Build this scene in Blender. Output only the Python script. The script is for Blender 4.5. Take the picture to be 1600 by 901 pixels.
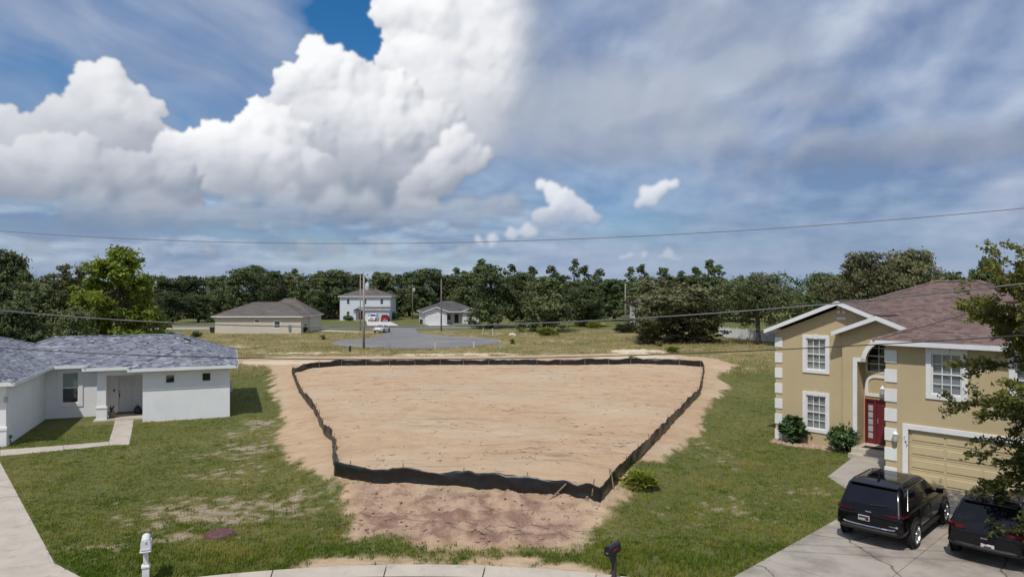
import bpy, bmesh, math, random
import numpy as np
from mathutils import Vector, Matrix

# ------------------------------------------------------------------ scene, camera
for o in list(bpy.data.objects):
    bpy.data.objects.remove(o, do_unlink=True)
scene = bpy.context.scene
COL = scene.collection
R = math.radians
F_PX, H_CAM, HOR = 1067.0, 7.5, 455.0        # focal length in px of the 1600 px photo, drone height, horizon row

cam_d = bpy.data.cameras.new('camera')
cam_d.sensor_width = 36.0
cam_d.lens = 36.0 * F_PX / 1600.0
cam_d.shift_y = 4.5 / 1600.0
cam_d.clip_start = 0.1
cam_d.clip_end = 5000.0
cam = bpy.data.objects.new('camera', cam_d)
cam.location = (0, 0, H_CAM)
cam.rotation_euler = (R(90), 0, 0)
COL.objects.link(cam)
scene.camera = cam

SUN_TRAVEL = Vector((0.25, 0.59, -1.0)).normalized()     # direction the sunlight travels
SUN_EL = math.asin(-SUN_TRAVEL.z)
SUN_AZ = math.atan2(-SUN_TRAVEL.x, -SUN_TRAVEL.y)

scene.view_settings.view_transform = 'Standard'
scene.view_settings.look = 'None'
scene.view_settings.gamma = 1.0
scene.view_settings.use_curve_mapping = False
scene.view_settings.exposure = 0.0

sun_d = bpy.data.lights.new('sun', 'SUN')
sun_d.energy = 3.3
sun_d.angle = R(0.6)
sun_d.color = (1.0, 0.955, 0.89)
sun = bpy.data.objects.new('sun', sun_d)
sun.rotation_euler = SUN_TRAVEL.to_track_quat('-Z', 'Y').to_euler()
sun.location = (-60, -80, 120)
COL.objects.link(sun)

# ------------------------------------------------------------------ world: Nishita sky + procedural cloud deck
world = bpy.data.worlds.new('World')
scene.world = world
world.use_nodes = True
world.cycles.sampling_method = 'MANUAL'
world.cycles.sample_map_resolution = 512
wt = world.node_tree
wt.nodes.clear()


def px_az(px, py):
    return math.degrees(math.atan((px - 800) / F_PX)), math.degrees(math.atan((HOR - py) / math.hypot(F_PX, px - 800)))
# light of the whole sky: Nishita under a thin even veil of cloud (the low part of the sky, with its clouds, is the dome below)
SKY_STRENGTH = 0.10
def nishita(nt, vec=None):
    sky = nt.nodes.new('ShaderNodeTexSky'); sky.sky_type = 'NISHITA'; sky.sun_disc = False
    sky.sun_elevation = SUN_EL; sky.sun_rotation = SUN_AZ
    sky.altitude = 20; sky.air_density = 1.0; sky.dust_density = 0.5; sky.ozone_density = 4.0
    if vec is not None: nt.links.new(vec, sky.inputs[0])
    sc = nt.nodes.new('ShaderNodeVectorMath'); sc.operation = 'SCALE'
    hs = nt.nodes.new('ShaderNodeHueSaturation'); hs.inputs['Saturation'].default_value = 1.35; nt.links.new(sky.outputs[0], hs.inputs['Color'])
    nt.links.new(hs.outputs[0], sc.inputs[0]); sc.inputs['Scale'].default_value = SKY_STRENGTH
    return sc.outputs[0]
_mx = wt.nodes.new('ShaderNodeMix'); _mx.data_type = 'RGBA'; _mx.inputs[0].default_value = 0.75
wt.links.new(nishita(wt), _mx.inputs[6]); _mx.inputs[7].default_value = (0.45, 0.52, 0.64, 1)
_bg = wt.nodes.new('ShaderNodeBackground'); wt.links.new(_mx.outputs[2], _bg.inputs[0]); _bg.inputs[1].default_value = 1.0
_wo = wt.nodes.new('ShaderNodeOutputWorld'); wt.links.new(_bg.outputs[0], _wo.inputs[0])

# ---- numpy noise
_rng = np.random.RandomState(11)
_perm = _rng.permutation(256).astype(np.int64)
_perm = np.concatenate([_perm, _perm, _perm])
_gr = np.stack([np.cos(np.linspace(0, 2 * np.pi, 256, endpoint=False)), np.sin(np.linspace(0, 2 * np.pi, 256, endpoint=False))], 1)
def perlin(x, y):
    xi = np.floor(x).astype(np.int64); yi = np.floor(y).astype(np.int64)
    xf = x - xi; yf = y - yi
    u = xf * xf * xf * (xf * (xf * 6 - 15) + 10); v = yf * yf * yf * (yf * (yf * 6 - 15) + 10)
    xi &= 255; yi &= 255
    def g(ix, iy, dx, dy):
        h = _perm[_perm[(xi + ix) & 255] + ((yi + iy) & 255)]
        return _gr[h, 0] * dx + _gr[h, 1] * dy
    n00 = g(0, 0, xf, yf); n10 = g(1, 0, xf - 1, yf); n01 = g(0, 1, xf, yf - 1); n11 = g(1, 1, xf - 1, yf - 1)
    a = n00 + u * (n10 - n00); b = n01 + u * (n11 - n01)
    return (a + v * (b - a)) * 1.45
def fbm(x, y, octs=5, gain=0.5, lac=2.03, off=0.0):
    t = np.zeros_like(np.asarray(x, float)); amp = 1.0; s = 0.0
    x = np.asarray(x, float) + off * 7.31; y = np.asarray(y, float) - off * 3.77
    for i in range(octs):
        t += amp * perlin(x + i * 17.3, y - i * 9.1); s += amp
        amp *= gain; x = x * lac; y = y * lac
    return t / s
def smooth(x, lo, hi):
    t = np.clip((x - lo) / (hi - lo), 0, 1); return t * t * (3 - 2 * t)
def blur(img, sg):
    if sg <= 0: return img
    k = int(max(1, math.ceil(sg * 3))); w = np.exp(-0.5 * (np.arange(-k, k + 1) / sg) ** 2); w /= w.sum()
    p = np.pad(img, ((k, k), (0, 0)), mode='edge'); o = np.zeros_like(img)
    for i, ww in enumerate(w): o += ww * p[i:i + img.shape[0], :]
    p = np.pad(o, ((0, 0), (k, k)), mode='edge'); o2 = np.zeros_like(img)
    for i, ww in enumerate(w): o2 += ww * p[:, i:i + img.shape[1]]
    return o2

# ---- clouds, laid out in azimuth and elevation (degrees) over one 80 degree sector; the sky goes on mirrored round the horizon
DA = 0.1
A_ = np.arange(-40.0, 40.0 + DA / 2, DA); E_ = np.arange(-1.5, 50.0 + DA / 2, DA)
E_ = np.concatenate([E_[E_ < 25.0], np.arange(25.0, 52.1, 0.6)])
E_f = np.arange(-1.5, 28.05, DA)                      # regular grid for the cloud build
def build_cloud_fields():
    aa, ee = np.meshgrid(A_, E_f)
    rs = np.random.RandomState(5)
    ny, nx = aa.shape
    Hh = np.full(aa.shape, -9.0)
    def stamp(ca, ce, cz, r):
        i0 = int((ce - r + 1.5) / DA); i1 = int((ce + r + 1.5) / DA) + 2
        j0 = int((ca - r + 40) / DA); j1 = int((ca + r + 40) / DA) + 2
        i0 = max(i0, 0); j0 = max(j0, 0); i1 = min(i1, ny); j1 = min(j1, nx)
        if i0 >= i1 or j0 >= j1: return
        d2 = (aa[i0:i1, j0:j1] - ca) ** 2 + (ee[i0:i1, j0:j1] - ce) ** 2
        z = np.where(d2 < r * r, cz + np.sqrt(np.maximum(r * r - d2, 0)), -9.0)
        np.maximum(Hh[i0:i1, j0:j1], z, out=Hh[i0:i1, j0:j1])
    def grow(ca, ce, cz, r, lev):
        stamp(ca, ce, cz, r)
        if lev == 0 or r < 0.28: return
        n = {3: 26, 2: 15, 1: 7}[lev]
        for _ in range(n):
            v = rs.normal(size=3); v[2] = abs(v[2]); v[1] += 0.35; v /= np.linalg.norm(v)
            rr = r * rs.uniform(0.22, 0.42)
            k = rs.uniform(0.72, 0.95)
            grow(ca + v[0] * r * k, ce + v[1] * r * k, cz + v[2] * r * k, rr, lev - 1)
    D = 18.0
    wx = fbm(aa * 0.55, ee * 0.55, 5, 0.55, off=1) * 0.62; wy = fbm(aa * 0.55, ee * 0.55, 5, 0.55, off=2) * 0.62
    jj = np.clip(((aa + wx + 40) / DA).round().astype(int), 0, nx - 1); ii = np.clip(((ee + wy + 1.5) / DA).round().astype(int), 0, ny - 1)
    n_soft = fbm(aa * 0.22, ee * 0.28, 6, 0.55, off=6)
    n_mid = fbm(aa * 0.13, ee * 0.17, 5, 0.5, off=12)
    cov = np.zeros_like(aa); cl = np.zeros_like(aa)
    def layer(sph, hi, lo, y_top, y_base, soft=0.8, melt=None, gain=2.1, opac=1.0, lev=3, fade=1.2):
        """one bank of cumulus: spheres in photo pixels; bright above, grey towards its base, fading out below"""
        Hh[:] = -9.0
        for cx, cy, r in sph:
            ca, ce = px_az(cx, cy); grow(ca, ce, rs.uniform(-0.4, 0.4), r / D * 0.92, lev)
        Hm = Hh[ii, jj]; mask = (Hm > -5).astype(float); Hf = np.where(mask > 0, Hm, Hm[mask > 0].min() - 0.3)
        L = 0
        for sg, w, st in ((1.1, 0.24, 0.55), (2.6, 0.30, 0.8), (6.0, 0.28, 1.0), (14.0, 0.18, 1.2)):
            b = blur(Hf, sg); gy, gx = np.gradient(b, DA, DA)
            L = L + w * (gx * st * 0.50 - gy * st * 0.72 + 0.48) / np.sqrt((gx * st) ** 2 + (gy * st) ** 2 + 1)
        lit = 0.5 + 0.5 * np.tanh((blur(L, 0.6) - 0.36) * gain)
        e_t = px_az(800, y_top)[1]; e_b = px_az(800, y_base)[1]
        g = smooth(ee + n_mid * 1.6, e_b, e_t)
        light = lo + (hi - lo) * np.clip(lit * (0.36 + 0.64 * g) + 0.20 * n_mid + 0.12 * g, 0, 1)
        al = blur(mask, soft)
        if melt:                                           # azimuth from .. to where the edge dissolves
            k = smooth(aa + n_soft * 5, melt[0], melt[1]); s_ = blur(mask, 32)
            al = al * (1 - k) + k * smooth(s_ + n_soft * 0.45, 0.22, 0.98) * (1 - 0.45 * smooth(aa + n_soft * 4, -1.0, 5.0))
        al = al * smooth(ee + n_soft * 1.5, e_b - fade, e_b + 0.5) * opac
        cov[:] = 1 - (1 - cov) * (1 - al); cl[:] = cl * (1 - al) + light * al
    layer([(900, 170, 60), (870, 200, 60), (960, 150, 60), (1000, 200, 60), (1080, 205, 45), (940, 215, 50), (1140, 215, 36), (1040, 160, 50)], 0.58, 0.22, 120, 265, gain=1.2, soft=7, opac=0.55, lev=2)
    layer([(1275, 236, 34), (1310, 248, 34), (1250, 250, 26), (1350, 255, 34), (1440, 222, 24), (1410, 240, 34), (1470, 245, 40), (1530, 245, 40), (1190, 260, 15), (1580, 235, 40)], 0.50, 0.04, 215, 275, gain=1.3, soft=4, opac=0.60, lev=2)
    layer([(1260, 150, 22), (1300, 160, 26), (1340, 168, 20), (1120, 60, 60), (1200, 90, 60), (1050, 40, 40)], 0.52, 0.16, 60, 190, gain=1.1, soft=8, opac=0.40, lev=2)
    layer([(165, 150, 42), (200, 185, 44), (135, 190, 42), (100, 215, 45), (20, 245, 50), (60, 250, 50), (170, 235, 60), (215, 215, 35), (240, 250, 45), (0, 215, 30)], 0.86, 0.22, 150, 300, gain=1.7)
    layer([(640, 0, 60), (650, 55, 48), (630, 100, 38), (715, 35, 85), (690, 120, 80), (780, 50, 80), (800, 0, 70), (830, 85, 42), (750, 160, 90), (850, 75, 24), (800, 130, 70), (680, 190, 70)], 1.0, 0.34, 60, 260, melt=(-5.0, 3.0), gain=1.5)
    layer([(505, 112, 42), (470, 150, 42), (545, 130, 40), (585, 150, 42), (445, 175, 30), (530, 185, 60), (620, 175, 50), (590, 230, 80), (500, 235, 70), (640, 250, 70), (670, 210, 50)], 0.98, 0.10, 110, 300, gain=2.0, melt=(-6.5, -3.0))
    layer([(300, 250, 42), (345, 228, 36), (395, 220, 38), (420, 195, 34), (440, 225, 40), (360, 265, 50), (275, 265, 40), (430, 260, 50), (480, 285, 48), (330, 285, 45)], 1.0, 0.22, 200, 310, gain=2.0)
    layer([(60, 285, 55), (140, 280, 50), (210, 290, 48), (0, 290, 50), (270, 300, 40), (100, 310, 50), (180, 315, 45)], 0.72, 0.06, 250, 335, gain=1.7)
    layer([(580, 285, 46), (530, 290, 42), (630, 290, 40), (500, 300, 36), (660, 300, 30)], 0.42, 0.0, 240, 335, gain=1.5, soft=2.5, opac=0.85)
    layer([(716, 207, 13), (700, 218, 14), (730, 222, 14), (712, 236, 20), (742, 238, 15), (762, 243, 10), (690, 250, 20), (728, 258, 20), (705, 272, 22), (672, 272, 20), (690, 292, 20), (655, 290, 18), (668, 304, 16), (640, 300, 18), (755, 256, 11)], 0.90, 0.16, 205, 318, gain=1.9, soft=1.3)
    layer([(120 + 27 * k + rs.uniform(-10, 10), rs.uniform(322, 350), rs.uniform(16, 32)) for k in range(26)], 0.54, 0.12, 305, 362, gain=1.5, soft=2.4, opac=0.62, lev=2, fade=0.7)
    layer([(480, 392, 18), (440, 396, 12), (520, 394, 14), (600, 392, 14), (650, 396, 12), (330, 396, 12), (150, 398, 12), (60, 392, 14), (240, 394, 12), (720, 390, 14)], 0.62, 0.25, 384, 402, gain=1.4, soft=1.8, opac=0.55, lev=2, fade=0.6)
    covC, clC = cov.copy(), cl.copy()
    cov[:] = 0; cl[:] = 0
    layer([(880, 322, 24), (905, 333, 21), (862, 300, 15), (846, 288, 9), (930, 342, 12), (852, 342, 20)], 0.95, 0.20, 285, 352, gain=2.0, soft=1.2, lev=3, fade=0.8)
    layer([(1012, 305, 17), (1035, 295, 13), (1054, 287, 8), (998, 316, 11), (1025, 308, 12)], 0.95, 0.35, 285, 328, gain=1.8, soft=1.4, lev=2, fade=1.0)
    layer([(985, 402, 10), (1005, 397, 7), (970, 404, 6), (1045, 405, 12), (1062, 407, 8), (1030, 407, 7), (825, 362, 13), (800, 368, 12), (770, 372, 12), (745, 374, 10)], 0.85, 0.4, 395, 412, gain=1.6, soft=1.6, lev=2, opac=0.85, fade=0.5)
    mS, lS = cov.copy(), cl.copy()
    cov = covC; cl = clC
    def gs(lst, wa=2.2, we=1.6):
        x = aa + fbm(aa * 0.13, ee * 0.13, 4, off=3) * wa + wx; y = ee + fbm(aa * 0.13, ee * 0.16, 4, off=4) * we + wy
        t = np.zeros_like(aa)
        for cx, cy, rx, ry, w in lst:
            ca, ce = px_az(cx, cy); t += w * np.exp(-((x - ca) / (rx / D)) ** 2 - ((y - ce) / (ry / D)) ** 2)
        return t
    # high veil
    wl = fbm(aa * 0.05, ee * 0.08, 3, off=7)
    ca_, sa_ = math.cos(R(22)), math.sin(R(22))
    ar = (aa * ca_ - ee * sa_) + wl * 4; er = (aa * sa_ + ee * ca_) + wl * 3
    streak = fbm(ar * 0.045, er * 0.24, 6, 0.55, off=8)
    x = aa + wl * 3.0; y = ee + wl * 1.8
    lump = fbm(x * 0.10, y * 0.145, 7, 0.47, off=9)
    lump_up = fbm((x - 0.6) * 0.10, (y + 1.1) * 0.145, 7, 0.47, off=9)
    right = smooth(aa, -5, 9)
    CLEAR = [(572, 55, 62, 85, 1.5), (500, 12, 70, 40, 0.55), (1010, 335, 140, 50, 0.30), (1190, 390, 200, 40, 0.15), (50, 160, 110, 50, 0.30),
             (255, 205, 60, 35, 0.45), (970, 270, 90, 20, 0.35), (880, 10, 60, 24, 0.30), (60, 110, 90, 20, 0.2), (400, 190, 30, 25, 0.3)]
    veil = 0.70 + streak * 0.55 * (1 - right) + lump * 0.5 * right + 0.14 * right - gs(CLEAR)
    vs = 0.46 + 0.13 * right + (lump - lump_up) * 0.95 * (0.35 + 0.65 * right) + lump * 0.55 * (0.3 + 0.7 * right) + streak * 0.30 * (1 - right)
    BANK = [(1040, 335, 170, 46, 0.30), (1190, 385, 220, 40, 0.24), (1290, 258, 150, 26, 0.34), (1430, 265, 120, 26, 0.26), (1290, 165, 70, 18, 0.20), (1400, 340, 280, 60, 0.20), (60, 350, 330, 16, 0.48),
            (380, 362, 330, 13, 0.62), (830, 200, 60, 70, 0.06), (1130, 240, 60, 16, 0.12), (1550, 120, 220, 140, 0.06)]
    LIFT = [(1280, 232, 60, 12, 0.22), (1120, 80, 140, 60, 0.16), (1440, 203, 26, 14, 0.24), (980, 150, 110, 60, 0.20), (1010, 215, 130, 26, 0.20), (300, 60, 260, 60, 0.06), (900, 190, 60, 40, 0.15)]
    lowlump = fbm(aa * 0.15 + wl, ee * 0.52, 6, 0.55, off=15); lowlump_up = fbm((aa - 0.4) * 0.15 + wl, (ee + 0.45) * 0.52, 6, 0.55, off=15)
    lowband = smooth(-ee, -10.5, -6.5) * (1 - 0.75 * right)
    vs = vs * (1 - 0.55 * lowband) + lowband * (0.26 + (lowlump - lowlump_up) * 1.1 + lowlump * 0.75)
    vs = vs - gs(BANK) + gs(LIFT)
    low_n = fbm(aa * 0.10, ee * 0.85, 6, 0.55, off=10)
    top = smooth(ee, 23.2, 27.5)
    veil = veil * (1 - top) + 0.78 * top; vs = vs * (1 - top) + 0.62 * top
    veil = np.maximum(veil, right * (0.80 - gs([(1010, 335, 140, 50, 0.35)])))
    fields = dict(veil=np.clip(veil, 0, 1), veil_shade=np.clip(vs, 0, 1), low=smooth(ee, 6.0, 0.2) * 0.62, low_shade=np.clip(0.42 + low_n * 1.1 * (1 - 0.8 * right) - 0.10 * right, 0, 1),
                  small=np.clip(mS, 0, 1), small_light=np.clip(lS, 0, 1),
                  cumulus=np.clip(cov, 0, 1), cumulus_light=np.clip(cl, 0, 1))
    return fields

def mesh_from(name, verts, faces, smooth_=False):
    """verts (n,3) float, faces (m,3|4) int -> mesh"""
    me = bpy.data.meshes.new(name)
    verts = np.ascontiguousarray(verts, dtype=np.float32); faces = np.ascontiguousarray(faces, dtype=np.int32)
    k = faces.shape[1]
    me.vertices.add(len(verts)); me.vertices.foreach_set('co', verts.ravel())
    me.loops.add(faces.size); me.loops.foreach_set('vertex_index', faces.ravel())
    me.polygons.add(len(faces))
    me.polygons.foreach_set('loop_start', np.arange(0, faces.size, k, dtype=np.int32))
    me.polygons.foreach_set('loop_total', np.full(len(faces), k, dtype=np.int32))
    if smooth_: me.polygons.foreach_set('use_smooth', np.ones(len(faces), dtype=bool))
    me.update(calc_edges=True)
    return me
def add_attr(me, name, vals):
    at = me.attributes.new(name, 'FLOAT', 'POINT'); at.data.foreach_set('value', np.ascontiguousarray(vals, dtype=np.float32).ravel())

def build_sky_dome():
    f = build_cloud_fields()
    # azimuth columns: full resolution inside the photograph's sector, coarse elsewhere (mirrored)
    inner = A_[(A_ >= -38) & (A_ <= 38)]
    outer = np.arange(38.8, 322 - 0.1, 0.8)
    az = np.concatenate([inner, outer])
    fold = np.abs(((az + 37.8) % 151.2)); fold = np.where(fold > 75.6, 151.2 - fold, fold) - 37.8
    fold = np.where((az >= -38) & (az <= 38), az, fold)
    ja = np.clip(((fold + 40) / DA).round().astype(int), 0, len(A_) - 1)
    ie = np.clip(((E_ + 1.5) / DA).round().astype(int), 0, len(E_f) - 1)
    RAD = 3000.0
    azr = np.radians(az)[None, :]; elr = np.radians(E_)[:, None]
    V = np.stack([RAD * np.cos(elr) * np.sin(azr), RAD * np.cos(elr) * np.cos(azr), RAD * np.sin(elr) * np.ones_like(azr) + H_CAM], -1)
    ne, na = len(E_), len(az)
    idx = np.arange(ne * na).reshape(ne, na); nxt = np.roll(idx, -1, axis=1)
    faces = np.stack([idx[:-1], idx[1:], nxt[1:], nxt[:-1]], -1).reshape(-1, 4)
    me = mesh_from('sky', V.reshape(-1, 3), faces, True)
    for k, v in f.items(): add_attr(me, k, v[np.ix_(ie, ja)])
    ob = bpy.data.objects.new('sky', me); COL.objects.link(ob); ob['kind'] = 'structure'
    m = bpy.data.materials.new('sky_with_clouds'); m.use_nodes = True; nt = m.node_tree; nt.nodes.clear()
    m.cycles.emission_sampling = 'NONE'
    def at(n):
        a = nt.nodes.new('ShaderNodeAttribute'); a.attribute_name = n; return a.outputs['Fac']
    def mix(fac, a, b):
        n = nt.nodes.new('ShaderNodeMix'); n.data_type = 'RGBA'; nt.links.new(fac, n.inputs[0])
        for i, v in ((6, a), (7, b)):
            if isinstance(v, tuple): n.inputs[i].default_value = (*v, 1)
            else: nt.links.new(v, n.inputs[i])
        return n.outputs[2]
    geo = nt.nodes.new('ShaderNodeNewGeometry')
    sub = nt.nodes.new('ShaderNodeVectorMath'); sub.operation = 'SUBTRACT'; nt.links.new(geo.outputs['Position'], sub.inputs[0]); sub.inputs[1].default_value = (0, 0, H_CAM)
    nrm = nt.nodes.new('ShaderNodeVectorMath'); nrm.operation = 'NORMALIZE'; nt.links.new(sub.outputs[0], nrm.inputs[0])
    c = nishita(nt, nrm.outputs[0])
    c = mix(at('veil'), c, mix(at('veil_shade'), (0.180, 0.245, 0.410), (0.50, 0.57, 0.70)))
    c = mix(at('low'), c, mix(at('low_shade'), (0.19, 0.28, 0.47), (0.45, 0.54, 0.68)))
    c = mix(at('small'), c, mix(at('small_light'), (0.25, 0.33, 0.48), (0.86, 0.88, 0.92)))
    c = mix(at('cumulus'), c, mix(at('cumulus_light'), (0.190, 0.240, 0.335), (0.98, 0.985, 1.0)))
    em = nt.nodes.new('ShaderNodeEmission'); nt.links.new(c, em.inputs[0])
    out = nt.nodes.new('ShaderNodeOutputMaterial'); nt.links.new(em.outputs[0], out.inputs[0])
    me.materials.append(m)
    return ob
build_sky_dome()
# ------------------------------------------------------------------ helpers
def G(px, py, z=0.0):
    """photo pixel -> point on the level z"""
    Y = F_PX * (H_CAM - z) / (py - HOR)
    return ((px - 800) / F_PX * Y, Y, z)
def GY(px, Y):
    return (px - 800) / F_PX * Y
def ZY(py, Y):
    return H_CAM - (py - HOR) * Y / F_PX

MATS = {}
def mat(name, col, rough=0.7, col2=None, scale=4.0, bump=0.0, bscale=None, metal=0.0, spec=0.5, detail=5, stretch=None, emit=None, coat=0.0, contrast=(0.35, 0.65), dirt=None):
    """procedural principled material: two-tone noise colour, optional bump"""
    if name in MATS: return MATS[name]
    m = bpy.data.materials.new(name); m.use_nodes = True; nt = m.node_tree
    b = nt.nodes['Principled BSDF']
    b.inputs['Base Color'].default_value = (*col, 1); b.inputs['Roughness'].default_value = rough
    b.inputs['Metallic'].default_value = metal; b.inputs['Specular IOR Level'].default_value = spec
    if coat: b.inputs['Coat Weight'].default_value = coat; b.inputs['Coat Roughness'].default_value = 0.04
    tc = nt.nodes.new('ShaderNodeTexCoord'); vec = tc.outputs['Object']
    if stretch:
        mp = nt.nodes.new('ShaderNodeMapping'); mp.inputs['Scale'].default_value = stretch
        nt.links.new(vec, mp.inputs[0]); vec = mp.outputs[0]
    def nz(sc, det=detail):
        n = nt.nodes.new('ShaderNodeTexNoise'); nt.links.new(vec, n.inputs['Vector']); n.inputs['Scale'].default_value = sc
        n.inputs['Detail'].default_value = det; n.inputs['Roughness'].default_value = 0.6; return n.outputs['Fac']
    if col2 is None: col2 = tuple(c * 0.86 for c in col)
    mr = nt.nodes.new('ShaderNodeMapRange'); nt.links.new(nz(scale), mr.inputs[0]); mr.inputs[1].default_value = contrast[0]; mr.inputs[2].default_value = contrast[1]
    mx = nt.nodes.new('ShaderNodeMix'); mx.data_type = 'RGBA'; nt.links.new(mr.outputs[0], mx.inputs[0])
    mx.inputs[6].default_value = (*col, 1); mx.inputs[7].default_value = (*col2, 1)
    colout = mx.outputs[2]
    if dirt:
        mr2 = nt.nodes.new('ShaderNodeMapRange'); nt.links.new(nz(dirt[1], 6), mr2.inputs[0]); mr2.inputs[1].default_value = dirt[2]; mr2.inputs[2].default_value = dirt[3]
        mx2 = nt.nodes.new('ShaderNodeMix'); mx2.data_type = 'RGBA'; nt.links.new(mr2.outputs[0], mx2.inputs[0]); nt.links.new(colout, mx2.inputs[6]); mx2.inputs[7].default_value = (*dirt[0], 1)
        colout = mx2.outputs[2]
    nt.links.new(colout, b.inputs['Base Color'])
    if bump:
        bp = nt.nodes.new('ShaderNodeBump'); bp.inputs['Strength'].default_value = bump; bp.inputs['Distance'].default_value = 0.02
        nt.links.new(nz(bscale or scale * 6), bp.inputs['Height']); nt.links.new(bp.outputs[0], b.inputs['Normal'])
    if emit: b.inputs['Emission Color'].default_value = (*emit[0], 1); b.inputs['Emission Strength'].default_value = emit[1]
    MATS[name] = m
    return m

def tag(o, label=None, cat=None, group=None, kind=None):
    if label: o['label'] = label
    if cat: o['category'] = cat
    if group: o['group'] = group
    if kind: o['kind'] = kind
    return o
def link(name, me, m=None, parent=None):
    if m is not None:
        me.materials.clear()
        for mm in (m if isinstance(m, (list, tuple)) else [m]): me.materials.append(mm)
    o = bpy.data.objects.new(name, me); COL.objects.link(o)
    if parent is not None: o.parent = parent
    return o
def empty(name, loc=(0, 0, 0), rz=0.0, label=None, cat=None, group=None, scale=None):
    o = bpy.data.objects.new(name, None); o.empty_display_size = 0.3
    o.location = loc; o.rotation_euler = (0, 0, rz)
    if scale: o.scale = scale if isinstance(scale, tuple) else (scale,) * 3
    COL.objects.link(o)
    return tag(o, label, cat, group)
def copy_tree(o, parent=None):
    c = o.copy(); COL.objects.link(c)
    if parent is not None: c.parent = parent
    for ch in [k for k in o.children]:
        copy_tree(ch, c)
    return c

class MB:
    """collects faces, builds ONE mesh object"""
    def __init__(s): s.v = []; s.f = []; s.mi = []; s.cur = 0
    def add(s, vs, fs):
        n = len(s.v); s.v += [tuple(v) for v in vs]
        for f in fs: s.f.append(tuple(i + n for i in f)); s.mi.append(s.cur)
        return s
    def box(s, x0, x1, y0, y1, z0, z1, bev=0.0):
        if x0 > x1: x0, x1 = x1, x0
        if y0 > y1: y0, y1 = y1, y0
        if z0 > z1: z0, z1 = z1, z0
        if bev <= 0:
            vs = [(x, y, z) for z in (z0, z1) for y in (y0, y1) for x in (x0, x1)]
            return s.add(vs, [(0, 2, 3, 1), (4, 5, 7, 6), (0, 1, 5, 4), (2, 6, 7, 3), (0, 4, 6, 2), (1, 3, 7, 5)])
        bm = bmesh.new(); bmesh.ops.create_cube(bm, size=1)
        for v in bm.verts:
            v.co = Vector(((x0 + x1) / 2 + v.co.x * (x1 - x0), (y0 + y1) / 2 + v.co.y * (y1 - y0), (z0 + z1) / 2 + v.co.z * (z1 - z0)))
        bmesh.ops.bevel(bm, geom=list(bm.edges), offset=bev, segments=1, affect='EDGES')
        return s.bm(bm)
    def bm(s, bm):
        bm.verts.ensure_lookup_table()
        vs = [v.co[:] for v in bm.verts]; ix = {v: i for i, v in enumerate(bm.verts)}
        fs = [tuple(ix[v] for v in f.verts) for f in bm.faces]; bm.free()
        return s.add(vs, fs)
    def poly(s, pts): return s.add(pts, [tuple(range(len(pts)))])
    def prism(s, pts, off):
        """extrude planar polygon pts by vector off"""
        n = len(pts); off = Vector(off); q = [tuple(Vector(p) + off) for p in pts]
        fs = [tuple(range(n))[::-1], tuple(range(n, 2 * n))] + [(i, (i + 1) % n, n + (i + 1) % n, n + i) for i in range(n)]
        return s.add(list(pts) + q, fs)
    def tube(s, pts, rad, seg=8, cap=True):
        pts = [Vector(p) for p in pts]; n = len(pts)
        if not hasattr(rad, '__len__'): rad = [rad] * n
        rings = []; prev = None
        for i, p in enumerate(pts):
            t = (pts[min(i + 1, n - 1)] - pts[max(i - 1, 0)]).normalized()
            if prev is None:
                a = Vector((0, 0, 1)) if abs(t.z) < 0.9 else Vector((1, 0, 0)); u = t.cross(a).normalized()
            else: u = (prev - t * prev.dot(t)).normalized()
            prev = u; w = t.cross(u)
            rings.append([p + (u * math.cos(2 * math.pi * k / seg) + w * math.sin(2 * math.pi * k / seg)) * rad[i] for k in range(seg)])
        vs = [v for r in rings for v in r]; fs = []
        for i in range(n - 1):
            for k in range(seg):
                fs.append((i * seg + k, i * seg + (k + 1) % seg, (i + 1) * seg + (k + 1) % seg, (i + 1) * seg + k))
        if cap: fs.append(tuple(range(seg))[::-1]); fs.append(tuple((n - 1) * seg + k for k in range(seg)))
        return s.add(vs, fs)
    def lathe(s, prof, seg=16, M=None, caps=True):
        """prof [(r,z)...] about z, closed ends"""
        vs = []; fs = []; n = len(prof)
        for r, z in prof:
            for k in range(seg):
                a = 2 * math.pi * k / seg; v = Vector((r * math.cos(a), r * math.sin(a), z)); vs.append(M @ v if M else v)
        for i in range(n - 1):
            for k in range(seg): fs.append((i * seg + k, i * seg + (k + 1) % seg, (i + 1) * seg + (k + 1) % seg, (i + 1) * seg + k))
        if caps: fs.append(tuple(range(seg))[::-1]); fs.append(tuple((n - 1) * seg + k for k in range(seg)))
        return s.add(vs, fs)
    def mesh(s, name, smooth_=False):
        me = bpy.data.meshes.new(name); me.from_pydata(s.v, [], s.f)
        if any(s.mi): me.polygons.foreach_set('material_index', s.mi)
        if smooth_: me.polygons.foreach_set('use_smooth', [True] * len(me.polygons))
        me.update(); return me
    def build(s, name, m, parent=None, smooth_=False, fix=True):
        me = s.mesh(name, smooth_)
        if fix:
            bm = bmesh.new(); bm.from_mesh(me); bmesh.ops.recalc_face_normals(bm, faces=list(bm.faces)); bm.to_mesh(me); bm.free()
        return link(name, me, m, parent)

def soft(o, width=0.01, seg=2):
    b = o.modifiers.new('bevel', 'BEVEL'); b.width = width; b.segments = seg; b.limit_method = 'ANGLE'; b.angle_limit = R(40)
    return o
def autosmooth(o, ang=40):
    me = o.data
    me.polygons.foreach_set('use_smooth', [True] * len(me.polygons))
    bm = bmesh.new(); bm.from_mesh(me)
    for e in bm.edges:
        if len(e.link_faces) == 2 and e.calc_face_angle(0) > R(ang): e.smooth = False
    bm.to_mesh(me); bm.free()
    return o

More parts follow.
